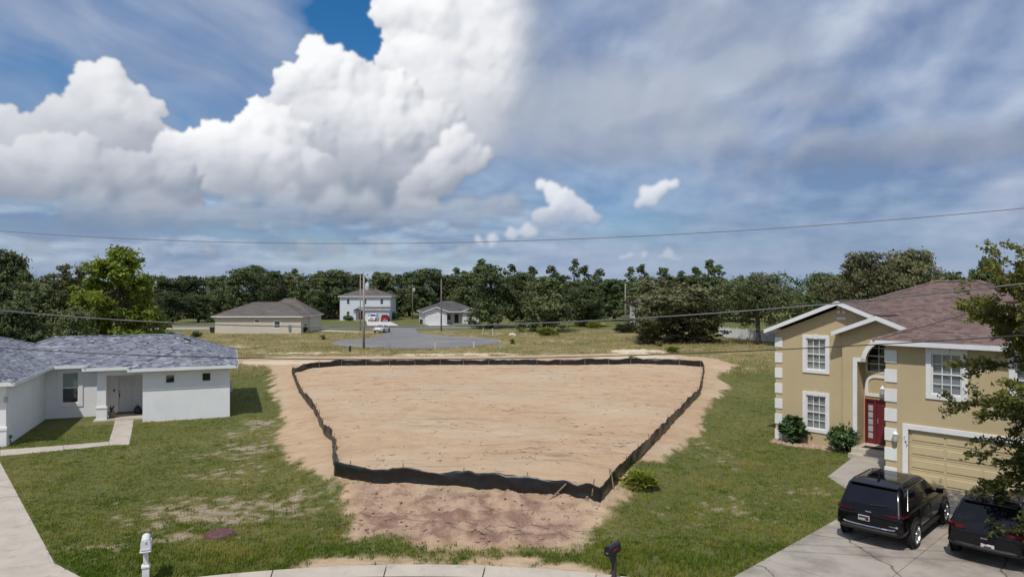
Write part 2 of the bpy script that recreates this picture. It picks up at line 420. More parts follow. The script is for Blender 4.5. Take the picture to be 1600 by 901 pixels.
def poly_sd(X, Y, poly):
    """signed distance to polygon, negative inside"""
    P = np.asarray([p[:2] for p in poly], float); n = len(P)
    d = np.full(X.shape, 1e9); ins = np.zeros(X.shape, bool)
    for i in range(n):
        a = P[i]; b = P[(i + 1) % n]; e = b - a
        t = np.clip(((X - a[0]) * e[0] + (Y - a[1]) * e[1]) / (e @ e + 1e-12), 0, 1)
        d = np.minimum(d, (X - a[0] - t * e[0]) ** 2 + (Y - a[1] - t * e[1]) ** 2)
        c = (a[1] > Y) != (b[1] > Y)
        ins ^= c & (X < (b[0] - a[0]) * (Y - a[1]) / (b[1] - a[1] + 1e-12) + a[0])
    d = np.sqrt(d)
    return np.where(ins, -d, d)
# ------------------------------------------------------------------ ground
PAD_Z = 0.38
FENCE_PX = [(522, 744), (521, 725), (519, 690), (506, 678), (489, 641), (475, 624), (467, 612), (456, 583),
            (486, 575), (535, 571), (651, 570), (800, 569.5), (901, 570), (1002, 568), (1065, 570), (1098, 573),
            (1100, 580), (1094, 616), (1048, 664), (1013, 702), (973, 742), (938, 785), (860, 772), (770, 766), (690, 757), (600, 756)]
FENCE = [G(x, y, PAD_Z) for x, y in FENCE_PX]
SAND_PX = [(372, 566), (372, 562), (430, 557), (560, 556), (760, 556), (960, 552), (1050, 553), (1130, 562), (1152, 572), (1120, 590), (1140, 605), (1100, 640), (1086, 685), (1060, 705),
           (1000, 742), (985, 770), (985, 792), (940, 825), (900, 850), (880, 862), (800, 868), (700, 862), (600, 850), (548, 842), (540, 800),
           (535, 772), (480, 745), (446, 705), (440, 650), (425, 610), (424, 575)]
SAND = [G(x, y) for x, y in SAND_PX]
MUD = [G(x, y, 0.1) for x, y in [(545, 768), (930, 790), (910, 848), (700, 852), (560, 845), (538, 800)]]
DRIVE_L = [G(0, 722), G(85, 880), G(128, 905), G(40, 1000), (-40, 12, 0), (-48, 30, 0), G(-260, 722)]
CUL_C, CUL_R = (-2.6, -1.4), 20.0       # near cul-de-sac, the drone hovers over it

def in_cul(X, Y): return np.hypot(X - CUL_C[0], Y - CUL_C[1]) - CUL_R
def ground_z(X, Y):
    X = np.asarray(X, float); Y = np.asarray(Y, float)
    sd = poly_sd(X, Y, FENCE)
    z = PAD_Z * smooth(-sd, -2.6, 0.2)
    ins = smooth(-sd, -0.2, 2.5)
    z = z + ins * (0.16 + 0.22 * fbm(X * 0.09, Y * 0.09, 3, off=20))
    near = smooth(-sd, -4.0, -0.5)
    z = z + near * (0.075 * fbm(X * 0.9, Y * 0.9, 4, 0.65, off=21))
    # tracks of the machines
    tr = np.sin((X * 0.6 + Y * 0.5 + 2.4 * fbm(X * 0.12, Y * 0.12, 2, off=22)) * 2.2)
    z = z + ins * 0.022 * smooth(tr, 0.3, 1.0) * smooth(fbm(X * 0.10, Y * 0.10, 2, off=23), 0.0, 0.3)
    mud = smooth(-poly_sd(X, Y, MUD), -0.8, 0.8)
    z = z + mud * (0.62 * np.abs(fbm(X * 0.8, Y * 0.8, 5, 0.62, off=24)) + 0.13 * fbm(X * 2.0, Y * 2.0, 3, 0.6, off=25))
    lumpy = smooth(-poly_sd(X, Y, SAND), -6, 0) * (1 - ins)
    z = z + lumpy * 0.05 * fbm(X * 0.5, Y * 0.5, 4, off=26)
    # spoil heaps behind the back fence and in the field
    z = z + 0.35 * np.exp(-((X - GY(1000, 84)) / 4.0) ** 2 - ((Y - 84) / 1.6) ** 2) * (1 + fbm(X * .8, Y * .8, 3, off=27))
    z = z + 0.28 * np.exp(-((X - GY(1110, 70)) / 1.6) ** 2 - ((Y - 70) / 2.5) ** 2)
    # hardstanding is laid flush: keep the ground just below it
    low = smooth(in_cul(X, Y), 0.9, 0.2)
    z = z - 0.10 * low
    return z
def gz(x, y): return float(ground_z(np.array([x]), np.array([y]))[0])

def build_ground():
    xs = np.concatenate([-np.geomspace(2600, 62, 26), np.linspace(-60, -30, 76)[:-1], np.arange(-30, 30, 0.2), np.linspace(30, 60, 61), np.geomspace(62, 2600, 26)])
    ys = np.concatenate([-np.geomspace(400, 12, 12), np.arange(-10, 14, 2.0), np.arange(14, 48, 0.2), np.geomspace(48, 110, 150), np.geomspace(110.8, 260, 60), np.geomspace(268, 2900, 20)])
    X, Y = np.meshgrid(xs, ys)
    Z = ground_z(X, Y)
    V = np.stack([X, Y, Z], -1).reshape(-1, 3)
    ny, nx = X.shape; idx = np.arange(ny * nx).reshape(ny, nx)
    faces = np.stack([idx[:-1, :-1], idx[:-1, 1:], idx[1:, 1:], idx[1:, :-1]], -1).reshape(-1, 4)
    me = mesh_from('ground', V, faces, True)
    f = zones(X, Y)
    for k, v in f.items(): add_attr(me, k, v)
    o = link('ground', me, ground_material()); tag(o, kind='structure')
    return o

BED = [G(1205, 690), G(1213, 682), G(1310, 680), G(1338, 690), G(1352, 700), G(1335, 708), G(1300, 704), G(1240, 697)]
def zones(X, Y):
    """what grows where: sand, mud, dry field, bare patches, light sand"""
    w = fbm(X * 0.55, Y * 0.55, 5, 0.6, off=30); w2 = fbm(X * 0.16, Y * 0.16, 4, off=31); w3 = fbm(X * 1.7, Y * 1.7, 3, 0.6, off=32)
    sdS = poly_sd(X, Y, SAND) + fbm(X * 0.6, Y * 0.24, 4, 0.55, off=34) * 1.1 + fbm(X * 1.9, Y * 0.7, 3, 0.6, off=35) * 0.55
    sand = smooth(-sdS, -0.22, 0.22)
    # weeds invade the front strip of the lot by the kerb
    strip = np.exp(-((Y - 19.0) / 0.7) ** 2) * smooth(X, -7, -5) * smooth(-X, -2.2, -0.5)
    sand = np.maximum(sand, smooth(strip + w * 0.5 + w3 * 0.3, 0.60, 0.85))
    kerbsand = smooth(in_cul(X, Y), 1.3, 0.3) * smooth(X, -9.0, -4.0) * smooth(-X, -3.5, -2.0)
    sand = np.maximum(sand, smooth(kerbsand + w * 0.8, 0.55, 0.8))
    weeds = smooth(0.75 - np.abs(Y - 20.0) * 0.55 + w * 1.3 + w3 * 0.9, 0.30, 0.70) * smooth(X, -7.5, -6.5) * smooth(-X, -2.5, -1.0)
    sand = sand * (1 - 0.8 * weeds * smooth(poly_sd(X, Y, MUD), -0.2, 0.6))
    mud = smooth(-(poly_sd(X, Y, MUD) + w * 0.8), -0.3, 0.5)
    # yellow field behind the lot
    back = smooth(Y, 60, 74) * smooth(-Y, -150, -118) * smooth(X, -75, -50) * smooth(-X, -46, -30)
    dry = back * np.clip(0.80 + 0.9 * w2, 0, 1)
    dry = np.maximum(dry, 0.35 * smooth(w2, 0.0, 0.4))
    # sandy scars in the field
    scar = 0
    for cx, cy, rx, ry, k in ((-24, 72, 9, 2.2, 1.0), (-5, 71.5, 22, 2.0, 0.95), (14, 78, 6, 3.2, 1.0), (GY(1000, 84), 84, 5, 3, .9), (GY(470, 83), 83, 8, 3, 0.55), (GY(900, 100), 100, 9, 5, .42), (GY(370, 93), 93, 8, 4, .5), (GY(700, 81), 81, 12, 2.2, .7), (GY(1040, 70), 71, 7, 1.6, .9), (GY(760, 82), 82, 7, 2, .7), (GY(790, 122), 122, 8, 5, .45), (GY(1180, 66), 66, 4, 2, .45)):
        scar = np.maximum(scar, k * np.exp(-((X - cx) / rx) ** 2 - ((Y - cy) / ry) ** 2))
    light = smooth(scar + w * 0.55 + w2 * 0.2, 0.42, 0.62) * smooth(Y, 58, 64)
    # worn patches of the left lawn
    bare = 0
    for px, py, rx, ry, k in ((320, 800, 3.0, 1.9, 0.95), (420, 790, 2.2, 2.0, 0.85), (240, 815, 1.8, 1.4, 0.55), (380, 700, 2.2, 3.0, 0.72), (400, 665, 1.6, 3.4, 0.75), (350, 740, 2.4, 2.0, 0.6), (150, 855, 1.6, 1.0, 0.5),
                              (270, 838, 2.4, 0.8, 0.6), (470, 800, 1.2, 1.6, 0.7), (1090, 700, 2.2, 2.6, 0.52), (1230, 770, 2.5, 1.4, 0.45), (1140, 790, 2.5, 1.6, 0.45), (1000, 870, 2, 1, 0.25), (1110, 820, 2, 1.2, 0.3), (1160, 720, 2, 1.2, .32)):
        gx, gy, _ = G(px, py); bare = np.maximum(bare, k * np.exp(-((X - gx) / rx) ** 2 - ((Y - gy) / ry) ** 2))
    w4 = fbm(X * 3.4, Y * 3.4, 3, 0.6, off=33)
    bare = smooth(bare * 0.95 + w * 0.50 + w3 * 0.75 + w4 * 0.6, 0.50, 0.78)
    bare = np.maximum(bare, back * 0.9 * smooth(w2 * 0.5 + w * 0.9 + w3 * 0.4, 0.02, 0.36))
    bed = smooth(-(poly_sd(X, Y, BED) + w3 * 0.12), -0.1, 0.1)
    hx = X * 1.0; 
    lush = smooth(Y, 100, 125) * 0.0
    return dict(sand=sand, mud=mud * sand, dry=np.clip(dry, 0, 1), light=np.clip(light, 0, 1), bare=np.clip(bare * (1 - sand), 0, 1), bed=bed)

def ground_material():
    m = bpy.data.materials.new('ground_soil'); m.use_nodes = True; nt = m.node_tree; b = nt.nodes['Principled BSDF']
    b.inputs['Roughness'].default_value = 0.95; b.inputs['Specular IOR Level'].default_value = 0.15
    tc = nt.nodes.new('ShaderNodeTexCoord'); vec = tc.outputs['Object']
    def at(n):
        a = nt.nodes.new('ShaderNodeAttribute'); a.attribute_name = n; return a.outputs['Fac']
    def nz(sc, det=5, rough=0.6, st=None, dist=0.0):
        v = vec
        if st:
            mp = nt.nodes.new('ShaderNodeMapping'); mp.inputs['Scale'].default_value = st[:3]; mp.inputs['Rotation'].default_value = (0, 0, R(st[3])); nt.links.new(vec, mp.inputs[0]); v = mp.outputs[0]
        n = nt.nodes.new('ShaderNodeTexNoise'); nt.links.new(v, n.inputs['Vector']); n.inputs['Scale'].default_value = sc; n.inputs['Detail'].default_value = det
        n.inputs['Roughness'].default_value = rough; n.inputs['Distortion'].default_value = dist; return n.outputs['Fac']
    def rng(x, lo, hi):
        n = nt.nodes.new('ShaderNodeMapRange'); n.interpolation_type = 'SMOOTHSTEP'; nt.links.new(x, n.inputs[0]); n.inputs[1].default_value = lo; n.inputs[2].default_value = hi; return n.outputs[0]
    def mix(fac, a, bb):
        n = nt.nodes.new('ShaderNodeMix'); n.data_type = 'RGBA'
        if isinstance(fac, float): n.inputs[0].default_value = fac
        else: nt.links.new(fac, n.inputs[0])
        for i, v in ((6, a), (7, bb)):
            if isinstance(v, tuple): n.inputs[i].default_value = (*v, 1)
            else: nt.links.new(v, n.inputs[i])
        return n.outputs[2]
    def mul(a, v):
        n = nt.nodes.new('ShaderNodeMath'); n.operation = 'MULTIPLY'; nt.links.new(a, n.inputs[0])
        if isinstance(v, float): n.inputs[1].default_value = v
        else: nt.links.new(v, n.inputs[1])
        return n.outputs[0]
    fine = nz(9, 6, 0.7); mid = nz(1.1, 5); big = nz(0.14, 4); grit = nz(38, 3, 0.7)
    grass = mix(rng(fine, 0.3, 0.7), (0.085, 0.100, 0.030), (0.165, 0.165, 0.062))
    grass = mix(rng(mid, 0.35, 0.7), grass, (0.125, 0.135, 0.042))
    drycol = mix(rng(fine, 0.3, 0.7), (0.20, 0.165, 0.065), (0.33, 0.265, 0.125))
    drycol = mix(rng(mid, 0.4, 0.65), drycol, (0.135, 0.145, 0.045))
    c = mix(at('dry'), grass, drycol)
    barec = mix(rng(fine, 0.3, 0.75), (0.235, 0.175, 0.115), (0.47, 0.385, 0.285))
    c = mix(at('bare'), c, barec)
    sandc = mix(rng(mid, 0.3, 0.72), (0.545, 0.392, 0.248), (0.46, 0.32, 0.203))
    sandc = mix(mul(rng(big, 0.42, 0.66), 0.75), sandc, (0.52, 0.415, 0.295))
    sandc = mix(mul(rng(fine, 0.56, 0.74), 0.7), sandc, (0.345, 0.225, 0.145))
    # dragged streaks of darker earth left by the machines
    streak = mul(rng(nz(1.0, 6, 0.62, (0.34, 2.2, 1, 28), 0.8), 0.53, 0.66), rng(nz(0.10, 3), 0.38, 0.58))
    sandc = mix(mul(streak, 0.75), sandc, (0.295, 0.185, 0.122))
    streak2 = mul(rng(nz(1.0, 6, 0.62, (0.40, 3.0, 1, -35), 0.8), 0.55, 0.68), rng(nz(0.13, 3), 0.44, 0.58))
    sandc = mix(mul(streak2, 0.6), sandc, (0.30, 0.195, 0.13))
    fl = mul(rng(nz(4.2, 4, 0.7, (0.8, 1.7, 1, 15), 0.6), 0.60, 0.70), rng(nz(0.28, 3), 0.36, 0.6))  # dark flecks: dirt marks, also colouring in relief the frontal sun leaves unshaded
    sandc = mix(mul(fl, 0.85), sandc, (0.235, 0.150, 0.10))
    lt = rng(nz(0.35, 5, 0.6, (0.6, 1.3, 1, -20), 0.5), 0.56, 0.72)
    sandc = mix(mul(lt, 0.55), sandc, (0.58, 0.46, 0.325))
    mudc = mix(rng(mid, 0.38, 0.62), (0.45, 0.315, 0.22), (0.235, 0.140, 0.105))
    mudc = mix(mul(rng(fine, 0.50, 0.75), 0.8), mudc, (0.20, 0.118, 0.09))
    sandc = mix(mul(at('mud'), 0.9), sandc, mudc)
    c = mix(at('sand'), c, sandc)
    lightc = mix(rng(fine, 0.35, 0.75), (0.66, 0.56, 0.42), (0.53, 0.41, 0.27))
    c = mix(at('light'), c, lightc)
    bedc = mix(rng(nz(16, 3), 0.4, 0.6), (0.33, 0.20, 0.13), (0.46, 0.33, 0.23))
    c = mix(at('bed'), c, bedc)
    nt.links.new(c, b.inputs['Base Color'])
    bp = nt.nodes.new('ShaderNodeBump'); bp.inputs['Strength'].default_value = 0.9; bp.inputs['Distance'].default_value = 0.07
    add = nt.nodes.new('ShaderNodeMath'); add.operation = 'ADD'; nt.links.new(mul(fine, 1.0), add.inputs[0]); nt.links.new(mul(mid, 1.6), add.inputs[1])
    nt.links.new(add.outputs[0], bp.inputs['Height']); nt.links.new(bp.outputs[0], b.inputs['Normal'])
    return m
build_ground()

# ---- hard surfaces
CONC = mat('concrete_pale', (0.50, 0.44, 0.36), 0.9, (0.42, 0.37, 0.31), 1.3, 0.25, 30, dirt=((0.30, 0.26, 0.21), 2.2, 0.56, 0.75))
CONC_OLD = mat('concrete_driveway', (0.40, 0.36, 0.31), 0.9, (0.34, 0.30, 0.26), 0.9, 0.3, 30, dirt=((0.13, 0.115, 0.10), 0.75, 0.55, 0.80))
ASPH = mat('asphalt', (0.19, 0.185, 0.185), 0.95, (0.165, 0.16, 0.16), 0.25, 0.3, 40, dirt=((0.23, 0.22, 0.215), 0.12, 0.45, 0.7))
ASPH_N = mat('asphalt_near', (0.12, 0.12, 0.12), 0.95, (0.10, 0.10, 0.10), 0.6, 0.4, 50)

def sheet(name, pts, m, z, parent=None, kind=None, thick=0.0):
    b = MB(); p = [(q[0], q[1], z) for q in pts]
    if thick: b.prism([(x, y, z - thick) for x, y, _ in p], (0, 0, thick))
    else: b.poly(p)
    o = b.build(name, m, parent)
    if kind: tag(o, kind=kind)
    return o
def arc(c, r, a0, a1, n): return [(c[0] + r * math.cos(R(a0 + (a1 - a0) * i / n)), c[1] + r * math.sin(R(a0 + (a1 - a0) * i / n)), 0) for i in range(n + 1)]

# near cul-de-sac: road disc, kerb of separate slabs
sheet('road', arc(CUL_C, CUL_R - 0.62, 0, 360, 96)[:-1], ASPH_N, 0.0, kind='structure', thick=0.08)
kerb = empty('kerb'); tag(kerb, kind='structure')
a = 52.0; k = 0
rk = random.Random(3)
while a < 132:
    da = 8.6 if k % 2 else 7.7
    prof = []
    i0 = arc(CUL_C, CUL_R - 0.60, a + 0.05, a + da - 0.05, 6); o0 = arc(CUL_C, CUL_R + rk.uniform(-0.02, 0.02), a + 0.05, a + da - 0.05, 6)
    b = MB()
    vs = [(x, y, -0.06) for x, y, _ in i0] + [(x, y, 0.012) for x, y, _ in i0] + [(x, y, 0.075) for x, y, _ in o0] + [(x, y, -0.06) for x, y, _ in o0]
    n = 7; fs = []
    for r_ in range(4):
        for i in range(n - 1): fs.append((r_ * n + i, r_ * n + i + 1, ((r_ + 1) % 4) * n + i + 1, ((r_ + 1) % 4) * n + i))
    fs.append((0, n, 2 * n, 3 * n)); fs.append((n - 1, 2 * n - 1, 3 * n - 1, 4 * n - 1))
    b.add(vs, fs); b.build('kerb_slab', CONC, kerb)
    a += da; k += 1

def slabs(name, m, quads, thick=0.09, ztop=0.03):
    """a paved surface of separate slabs; quads are lists of ground points"""
    root = empty(name); tag(root, kind='structure')
    for q in quads:
        c = Vector((sum(p[0] for p in q) / len(q), sum(p[1] for p in q) / len(q), 0))
        qq = []
        for p in q:
            v = Vector((p[0], p[1], 0)); d = (c - v); v = v + d.normalized() * 0.012; qq.append((v.x, v.y, ztop - thick))
        b = MB(); b.prism(qq, (0, 0, thick)); b.build('slab', m, root)
    return root
def lerp(a, b, t): return tuple(a[i] + (b[i] - a[i]) * t for i in range(3))
# left driveway
L0, L1 = G(0, 722), G(85, 880); L2 = G(128, 903)
def ext(a, b, t): return lerp(a, b, t)
W = Vector((-math.cos(R(22.5)), -math.sin(R(22.5)), 0)) * 5.5
quads = []
top = ext(L0, L1, -0.55)
edge = [top, ext(L0, L1, -0.1), ext(L0, L1, 0.45), L1]
for e0, e1 in zip(edge[:-1], edge[1:]):
    for t0, t1 in ((0, 0.5), (0.5, 1.0)):
        quads.append([tuple(Vector(e0) + W * t0), tuple(Vector(e1) + W * t0), tuple(Vector(e1) + W * t1), tuple(Vector(e0) + W * t1)])
Lq = tuple(Vector(L1) + W)
quads.append([L1, L2, (L2[0] + 0.3, L2[1] - 0.6, 0), (Lq[0] - 1.2, L2[1] - 5.2, 0), Lq])
slabs('driveway', CONC, quads)
# walk to the left house's front door
w_pts = [[G(0, 703), G(0, 712.5), G(100, 703), G(98, 696)], [G(98, 696), G(100, 703), G(171, 695.5), G(170, 690)],
         [G(170, 690), G(171, 695.5), G(202, 694.5), G(205, 680), G(173, 681)], [G(173, 681), G(205, 680), G(207, 668), G(177, 668)], [G(177, 668), G(207, 668), G(209, 656), G(180, 656)]]
w_pts.insert(0, [G(-60, 709), G(-60, 719), G(0, 712.5), G(0, 703)])
slabs('path', CONC, w_pts, 0.08, 0.022)

# far cul-de-sac, its stem and the cross street
FC = (GY(652, 101.5), 101.5); FR = 12.4
fz = 0.035
road2 = []
ring = arc(FC, FR, 0, 360, 64)[:-1]
sheet('road', ring, ASPH, fz, kind='structure')
sheet('road', [G(602, 524), G(640, 517), G(648, 514), G(660, 512.4), G(665, 510.5), G(560, 510.5), G(580, 514), G(598, 517.5)], ASPH, fz + 0.004, kind='structure')
neck = [(FC[0] - 7.5, FC[1] + 8.6, 0), (FC[0] + 5.5, FC[1] + 9.6, 0), G(655, 520), G(649, 515), G(655, 512), G(600, 512), G(604, 518), G(596, 523)]
sheet('road', neck, ASPH, fz + 0.008, kind='structure')
sheet('road', [(-110, 136.5, 0), (-3, 137.6, 0), (-3, 145, 0), (-110, 146.5, 0)], ASPH, fz + 0.012, kind='structure')
sheet('pavement', [G(410, 511.5), G(600, 519.5), G(600, 521.2), G(410, 513.2)], CONC, 0.05, kind='structure', thick=0.05)
sheet('pavement', [G(235, 513.0), G(335, 512.2), G(335, 513.8), G(235, 514.6)], CONC, 0.05, kind='structure', thick=0.05)
# ------------------------------------------------------------------ materials for buildings
WHITE = mat('white_stucco', (0.78, 0.79, 0.79), 0.85, (0.73, 0.74, 0.74), 0.8, 0.35, 45, dirt=((0.64, 0.64, 0.62), 0.7, 0.6, 0.85))
TAN = mat('tan_stucco', (0.51, 0.412, 0.245), 0.9, (0.47, 0.378, 0.222), 0.7, 0.4, 40, dirt=((0.42, 0.33, 0.185), 0.5, 0.58, 0.8))
TRIM = mat('white_trim', (0.76, 0.76, 0.75), 0.6, (0.70, 0.70, 0.69), 2.0, 0.1, 20)
FASCIA = mat('white_fascia', (0.76, 0.77, 0.78), 0.5, (0.68, 0.69, 0.70), 1.2)
SOFFIT = mat('soffit', (0.62, 0.62, 0.61), 0.8)
REDP = mat('red_door_paint', (0.150, 0.018, 0.024), 0.45, (0.125, 0.015, 0.020), 3.0)
DOORW = mat('white_door_paint', (0.68, 0.68, 0.68), 0.45, (0.64, 0.64, 0.64), 2.0)
GARAGE = mat('tan_garage_paint', (0.55, 0.455, 0.265), 0.55, (0.51, 0.42, 0.245), 1.4, dirt=((0.42, 0.345, 0.21), 1.0, 0.6, 0.85))
METAL = mat('galvanised_metal', (0.45, 0.46, 0.47), 0.4, metal=0.8, scale=6)
BLACKM = mat('black_metal', (0.018, 0.018, 0.02), 0.4, (0.03, 0.03, 0.032), 5)
DARKIN = mat('dark_interior', (0.03, 0.032, 0.035), 0.9)  # dark colour stands in for the unlit rooms behind the glass
BLIND = mat('window_blind', (0.62, 0.62, 0.60), 0.8, (0.44, 0.44, 0.43), 3.0, stretch=(0.3, 0.3, 14), contrast=(0.42, 0.58))
CURTAIN = mat('pale_green_curtain', (0.30, 0.42, 0.31), 0.8, (0.40, 0.48, 0.40), 2.0)

def glass_mat():
    m = bpy.data.materials.new('window_glass'); m.use_nodes = True; nt = m.node_tree; nt.nodes.clear()
    t = nt.nodes.new('ShaderNodeBsdfTransparent'); t.inputs[0].default_value = (0.90, 0.92, 0.93, 1)
    g = nt.nodes.new('ShaderNodeBsdfGlossy'); g.inputs['Roughness'].default_value = 0.02
    n = nt.nodes.new('ShaderNodeTexNoise'); n.inputs['Scale'].default_value = 0.9
    bp = nt.nodes.new('ShaderNodeBump'); bp.inputs['Strength'].default_value = 0.03; nt.links.new(n.outputs['Fac'], bp.inputs['Height']); nt.links.new(bp.outputs[0], g.inputs['Normal'])
    lf = nt.nodes.new('ShaderNodeLayerWeight'); lf.inputs[0].default_value = 0.35; lw = nt.nodes.new('ShaderNodeMapRange'); nt.links.new(lf.outputs['Facing'], lw.inputs[0]); lw.inputs[1].default_value = 0.1; lw.inputs[3].default_value = 0.06; lw.inputs[4].default_value = 0.75
    mx = nt.nodes.new('ShaderNodeMixShader'); nt.links.new(lw.outputs[0], mx.inputs[0]); nt.links.new(t.outputs[0], mx.inputs[1]); nt.links.new(g.outputs[0], mx.inputs[2])
    o = nt.nodes.new('ShaderNodeOutputMaterial'); nt.links.new(mx.outputs[0], o.inputs[0])
    return m
GLASS = glass_mat()
GLASS_FAR = mat('dark_window_glass', (0.025, 0.03, 0.035), 0.06, (0.05, 0.055, 0.06), 1.5, spec=0.8)

def shingle_mat(name, cols, moss=None):
    """cols: ramp of tones picked by the per-shingle attribute"""
    m = bpy.data.materials.new(name); m.use_nodes = True; nt = m.node_tree; b = nt.nodes['Principled BSDF']
    b.inputs['Roughness'].default_value = 0.92; b.inputs['Specular IOR Level'].default_value = 0.25
    a = nt.nodes.new('ShaderNodeAttribute'); a.attribute_name = 'tone'
    r = nt.nodes.new('ShaderNodeValToRGB'); r.color_ramp.interpolation = 'LINEAR'
    while len(r.color_ramp.elements) < len(cols): r.color_ramp.elements.new(0.5)
    for i, c in enumerate(cols):
        r.color_ramp.elements[i].position = i / (len(cols) - 1); r.color_ramp.elements[i].color = (*c, 1)
    nt.links.new(a.outputs['Fac'], r.inputs[0])
    tc = nt.nodes.new('ShaderNodeTexCoord')
    n = nt.nodes.new('ShaderNodeTexNoise'); n.inputs['Scale'].default_value = 0.35; n.inputs['Detail'].default_value = 6; nt.links.new(tc.outputs['Object'], n.inputs['Vector'])
    mr = nt.nodes.new('ShaderNodeMapRange'); nt.links.new(n.outputs['Fac'], mr.inputs[0]); mr.inputs[1].default_value = 0.3; mr.inputs[2].default_value = 0.7; mr.inputs[3].default_value = 0.88; mr.inputs[4].default_value = 1.1
    sc = nt.nodes.new('ShaderNodeVectorMath'); sc.operation = 'SCALE'; nt.links.new(r.outputs[0], sc.inputs[0]); nt.links.new(mr.outputs[0], sc.inputs['Scale'])
    nt.links.new(sc.outputs[0], b.inputs['Base Color'])
    n2 = nt.nodes.new('ShaderNodeTexNoise'); n2.inputs['Scale'].default_value = 60; nt.links.new(tc.outputs['Object'], n2.inputs['Vector'])
    bp = nt.nodes.new('ShaderNodeBump'); bp.inputs['Strength'].default_value = 0.3; bp.inputs['Distance'].default_value = 0.01; nt.links.new(n2.outputs['Fac'], bp.inputs['Height']); nt.links.new(bp.outputs[0], b.inputs['Normal'])
    return m
SH_GREY = shingle_mat('grey_blue_shingles', [(0.075, 0.085, 0.115), (0.15, 0.165, 0.205), (0.24, 0.255, 0.30), (0.19, 0.20, 0.23), (0.38, 0.39, 0.42)])
SH_BROWN = shingle_mat('brown_shingles', [(0.115, 0.080, 0.070), (0.155, 0.108, 0.094), (0.185, 0.130, 0.115), (0.215, 0.152, 0.135), (0.17, 0.11, 0.095)])
SH_FAR = shingle_mat('weathered_brown_shingles', [(0.125, 0.108, 0.098), (0.145, 0.125, 0.115), (0.165, 0.142, 0.13)])
SH_DARK = shingle_mat('charcoal_shingles', [(0.085, 0.08, 0.08), (0.105, 0.10, 0.098), (0.13, 0.122, 0.12)])

def shingle_plane(acc, pts, rnd, expo=0.145, wmin=0.12, wmax=0.36, lift=0.016):
    """rows of shingles on a convex planar roof polygon"""
    P = [Vector(p) for p in pts]
    n = (P[1] - P[0]).cross(P[2] - P[0]).normalized()
    if n.z < 0: n = -n
    ev = Vector((0, 0, 1)); v = (ev - n * ev.dot(n)).normalized(); u = v.cross(n).normalized()
    o = P[0]; q = [((p - o).dot(u), (p - o).dot(v)) for p in P]
    v0 = min(b for _, b in q); v1 = max(b for _, b in q)
    def span(t):
        xs = []
        for i in range(len(q)):
            a, b = q[i], q[(i + 1) % len(q)]
            if (a[1] - t) * (b[1] - t) <= 0 and abs(a[1] - b[1]) > 1e-9:
                xs.append(a[0] + (b[0] - a[0]) * (t - a[1]) / (b[1] - a[1]))
        return (min(xs), max(xs)) if len(xs) >= 2 else None
    vs, fs, tn = acc
    t = v0
    while t < v1 - 0.02:
        tb = min(t + expo, v1)
        s = span(min((t + tb) / 2, v1 - 1e-4))
        if s and s[1] - s[0] > 0.05:
            a = s[0]; x = a - rnd.random() * wmax
            row = rnd.uniform(-0.06, 0.06)
            while x < s[1]:
                w = rnd.uniform(wmin, wmax)
                l, r_ = max(x, s[0]), min(x + w, s[1])
                if r_ - l > 0.01:
                    h = lift * rnd.uniform(0.6, 1.25)
                    def pt(uu, vv, hh): return o + u * uu + v * vv + n * hh
                    i = len(vs)
                    vs += [pt(l, t - 0.004, h), pt(r_, t - 0.004, h), pt(r_, tb, 0.003), pt(l, tb, 0.003), pt(l, t - 0.004, 0), pt(r_, t - 0.004, 0)]
                    fs += [(i, i + 1, i + 2, i + 3), (i + 4, i + 5, i + 1, i)]
                    tone = min(max(rnd.betavariate(1.3, 1.3) + row, 0), 1); tn += [tone] * 6
                x += w
        t += expo
def ridge_cap(acc, a, b, rnd, w=0.15, step=0.2):
    vs, fs, tn = acc; a = Vector(a); b = Vector(b); d = b - a; L = d.length
    if L < 0.1: return
    d /= L; side = d.cross(Vector((0, 0, 1))).normalized(); k = 0.0
    while k < L:
        e = min(k + step * 1.15, L); p, q = a + d * k, a + d * e; i = len(vs); dz = Vector((0, 0, 0.05)); dn = Vector((0, 0, w * 0.27))
        vs += [p + side * w - dn + dz * .8, p + dz * 1.1, p - side * w - dn + dz * .8, q + side * w - dn + dz * .55, q + dz * .8, q - side * w - dn + dz * .55]
        fs += [(i, i + 1, i + 4, i + 3), (i + 1, i + 2, i + 5, i + 4)]; tn += [rnd.random()] * 6
        k += step
def shingle_obj(acc, m, parent):
    vs, fs, tn = acc
    me = bpy.data.meshes.new('shingles'); me.from_pydata([tuple(v) for v in vs], [], fs); add_attr(me, 'tone', np.array(tn)); me.update()
    o = link('shingles', me, m, parent); o['kind'] = 'stuff'; return o

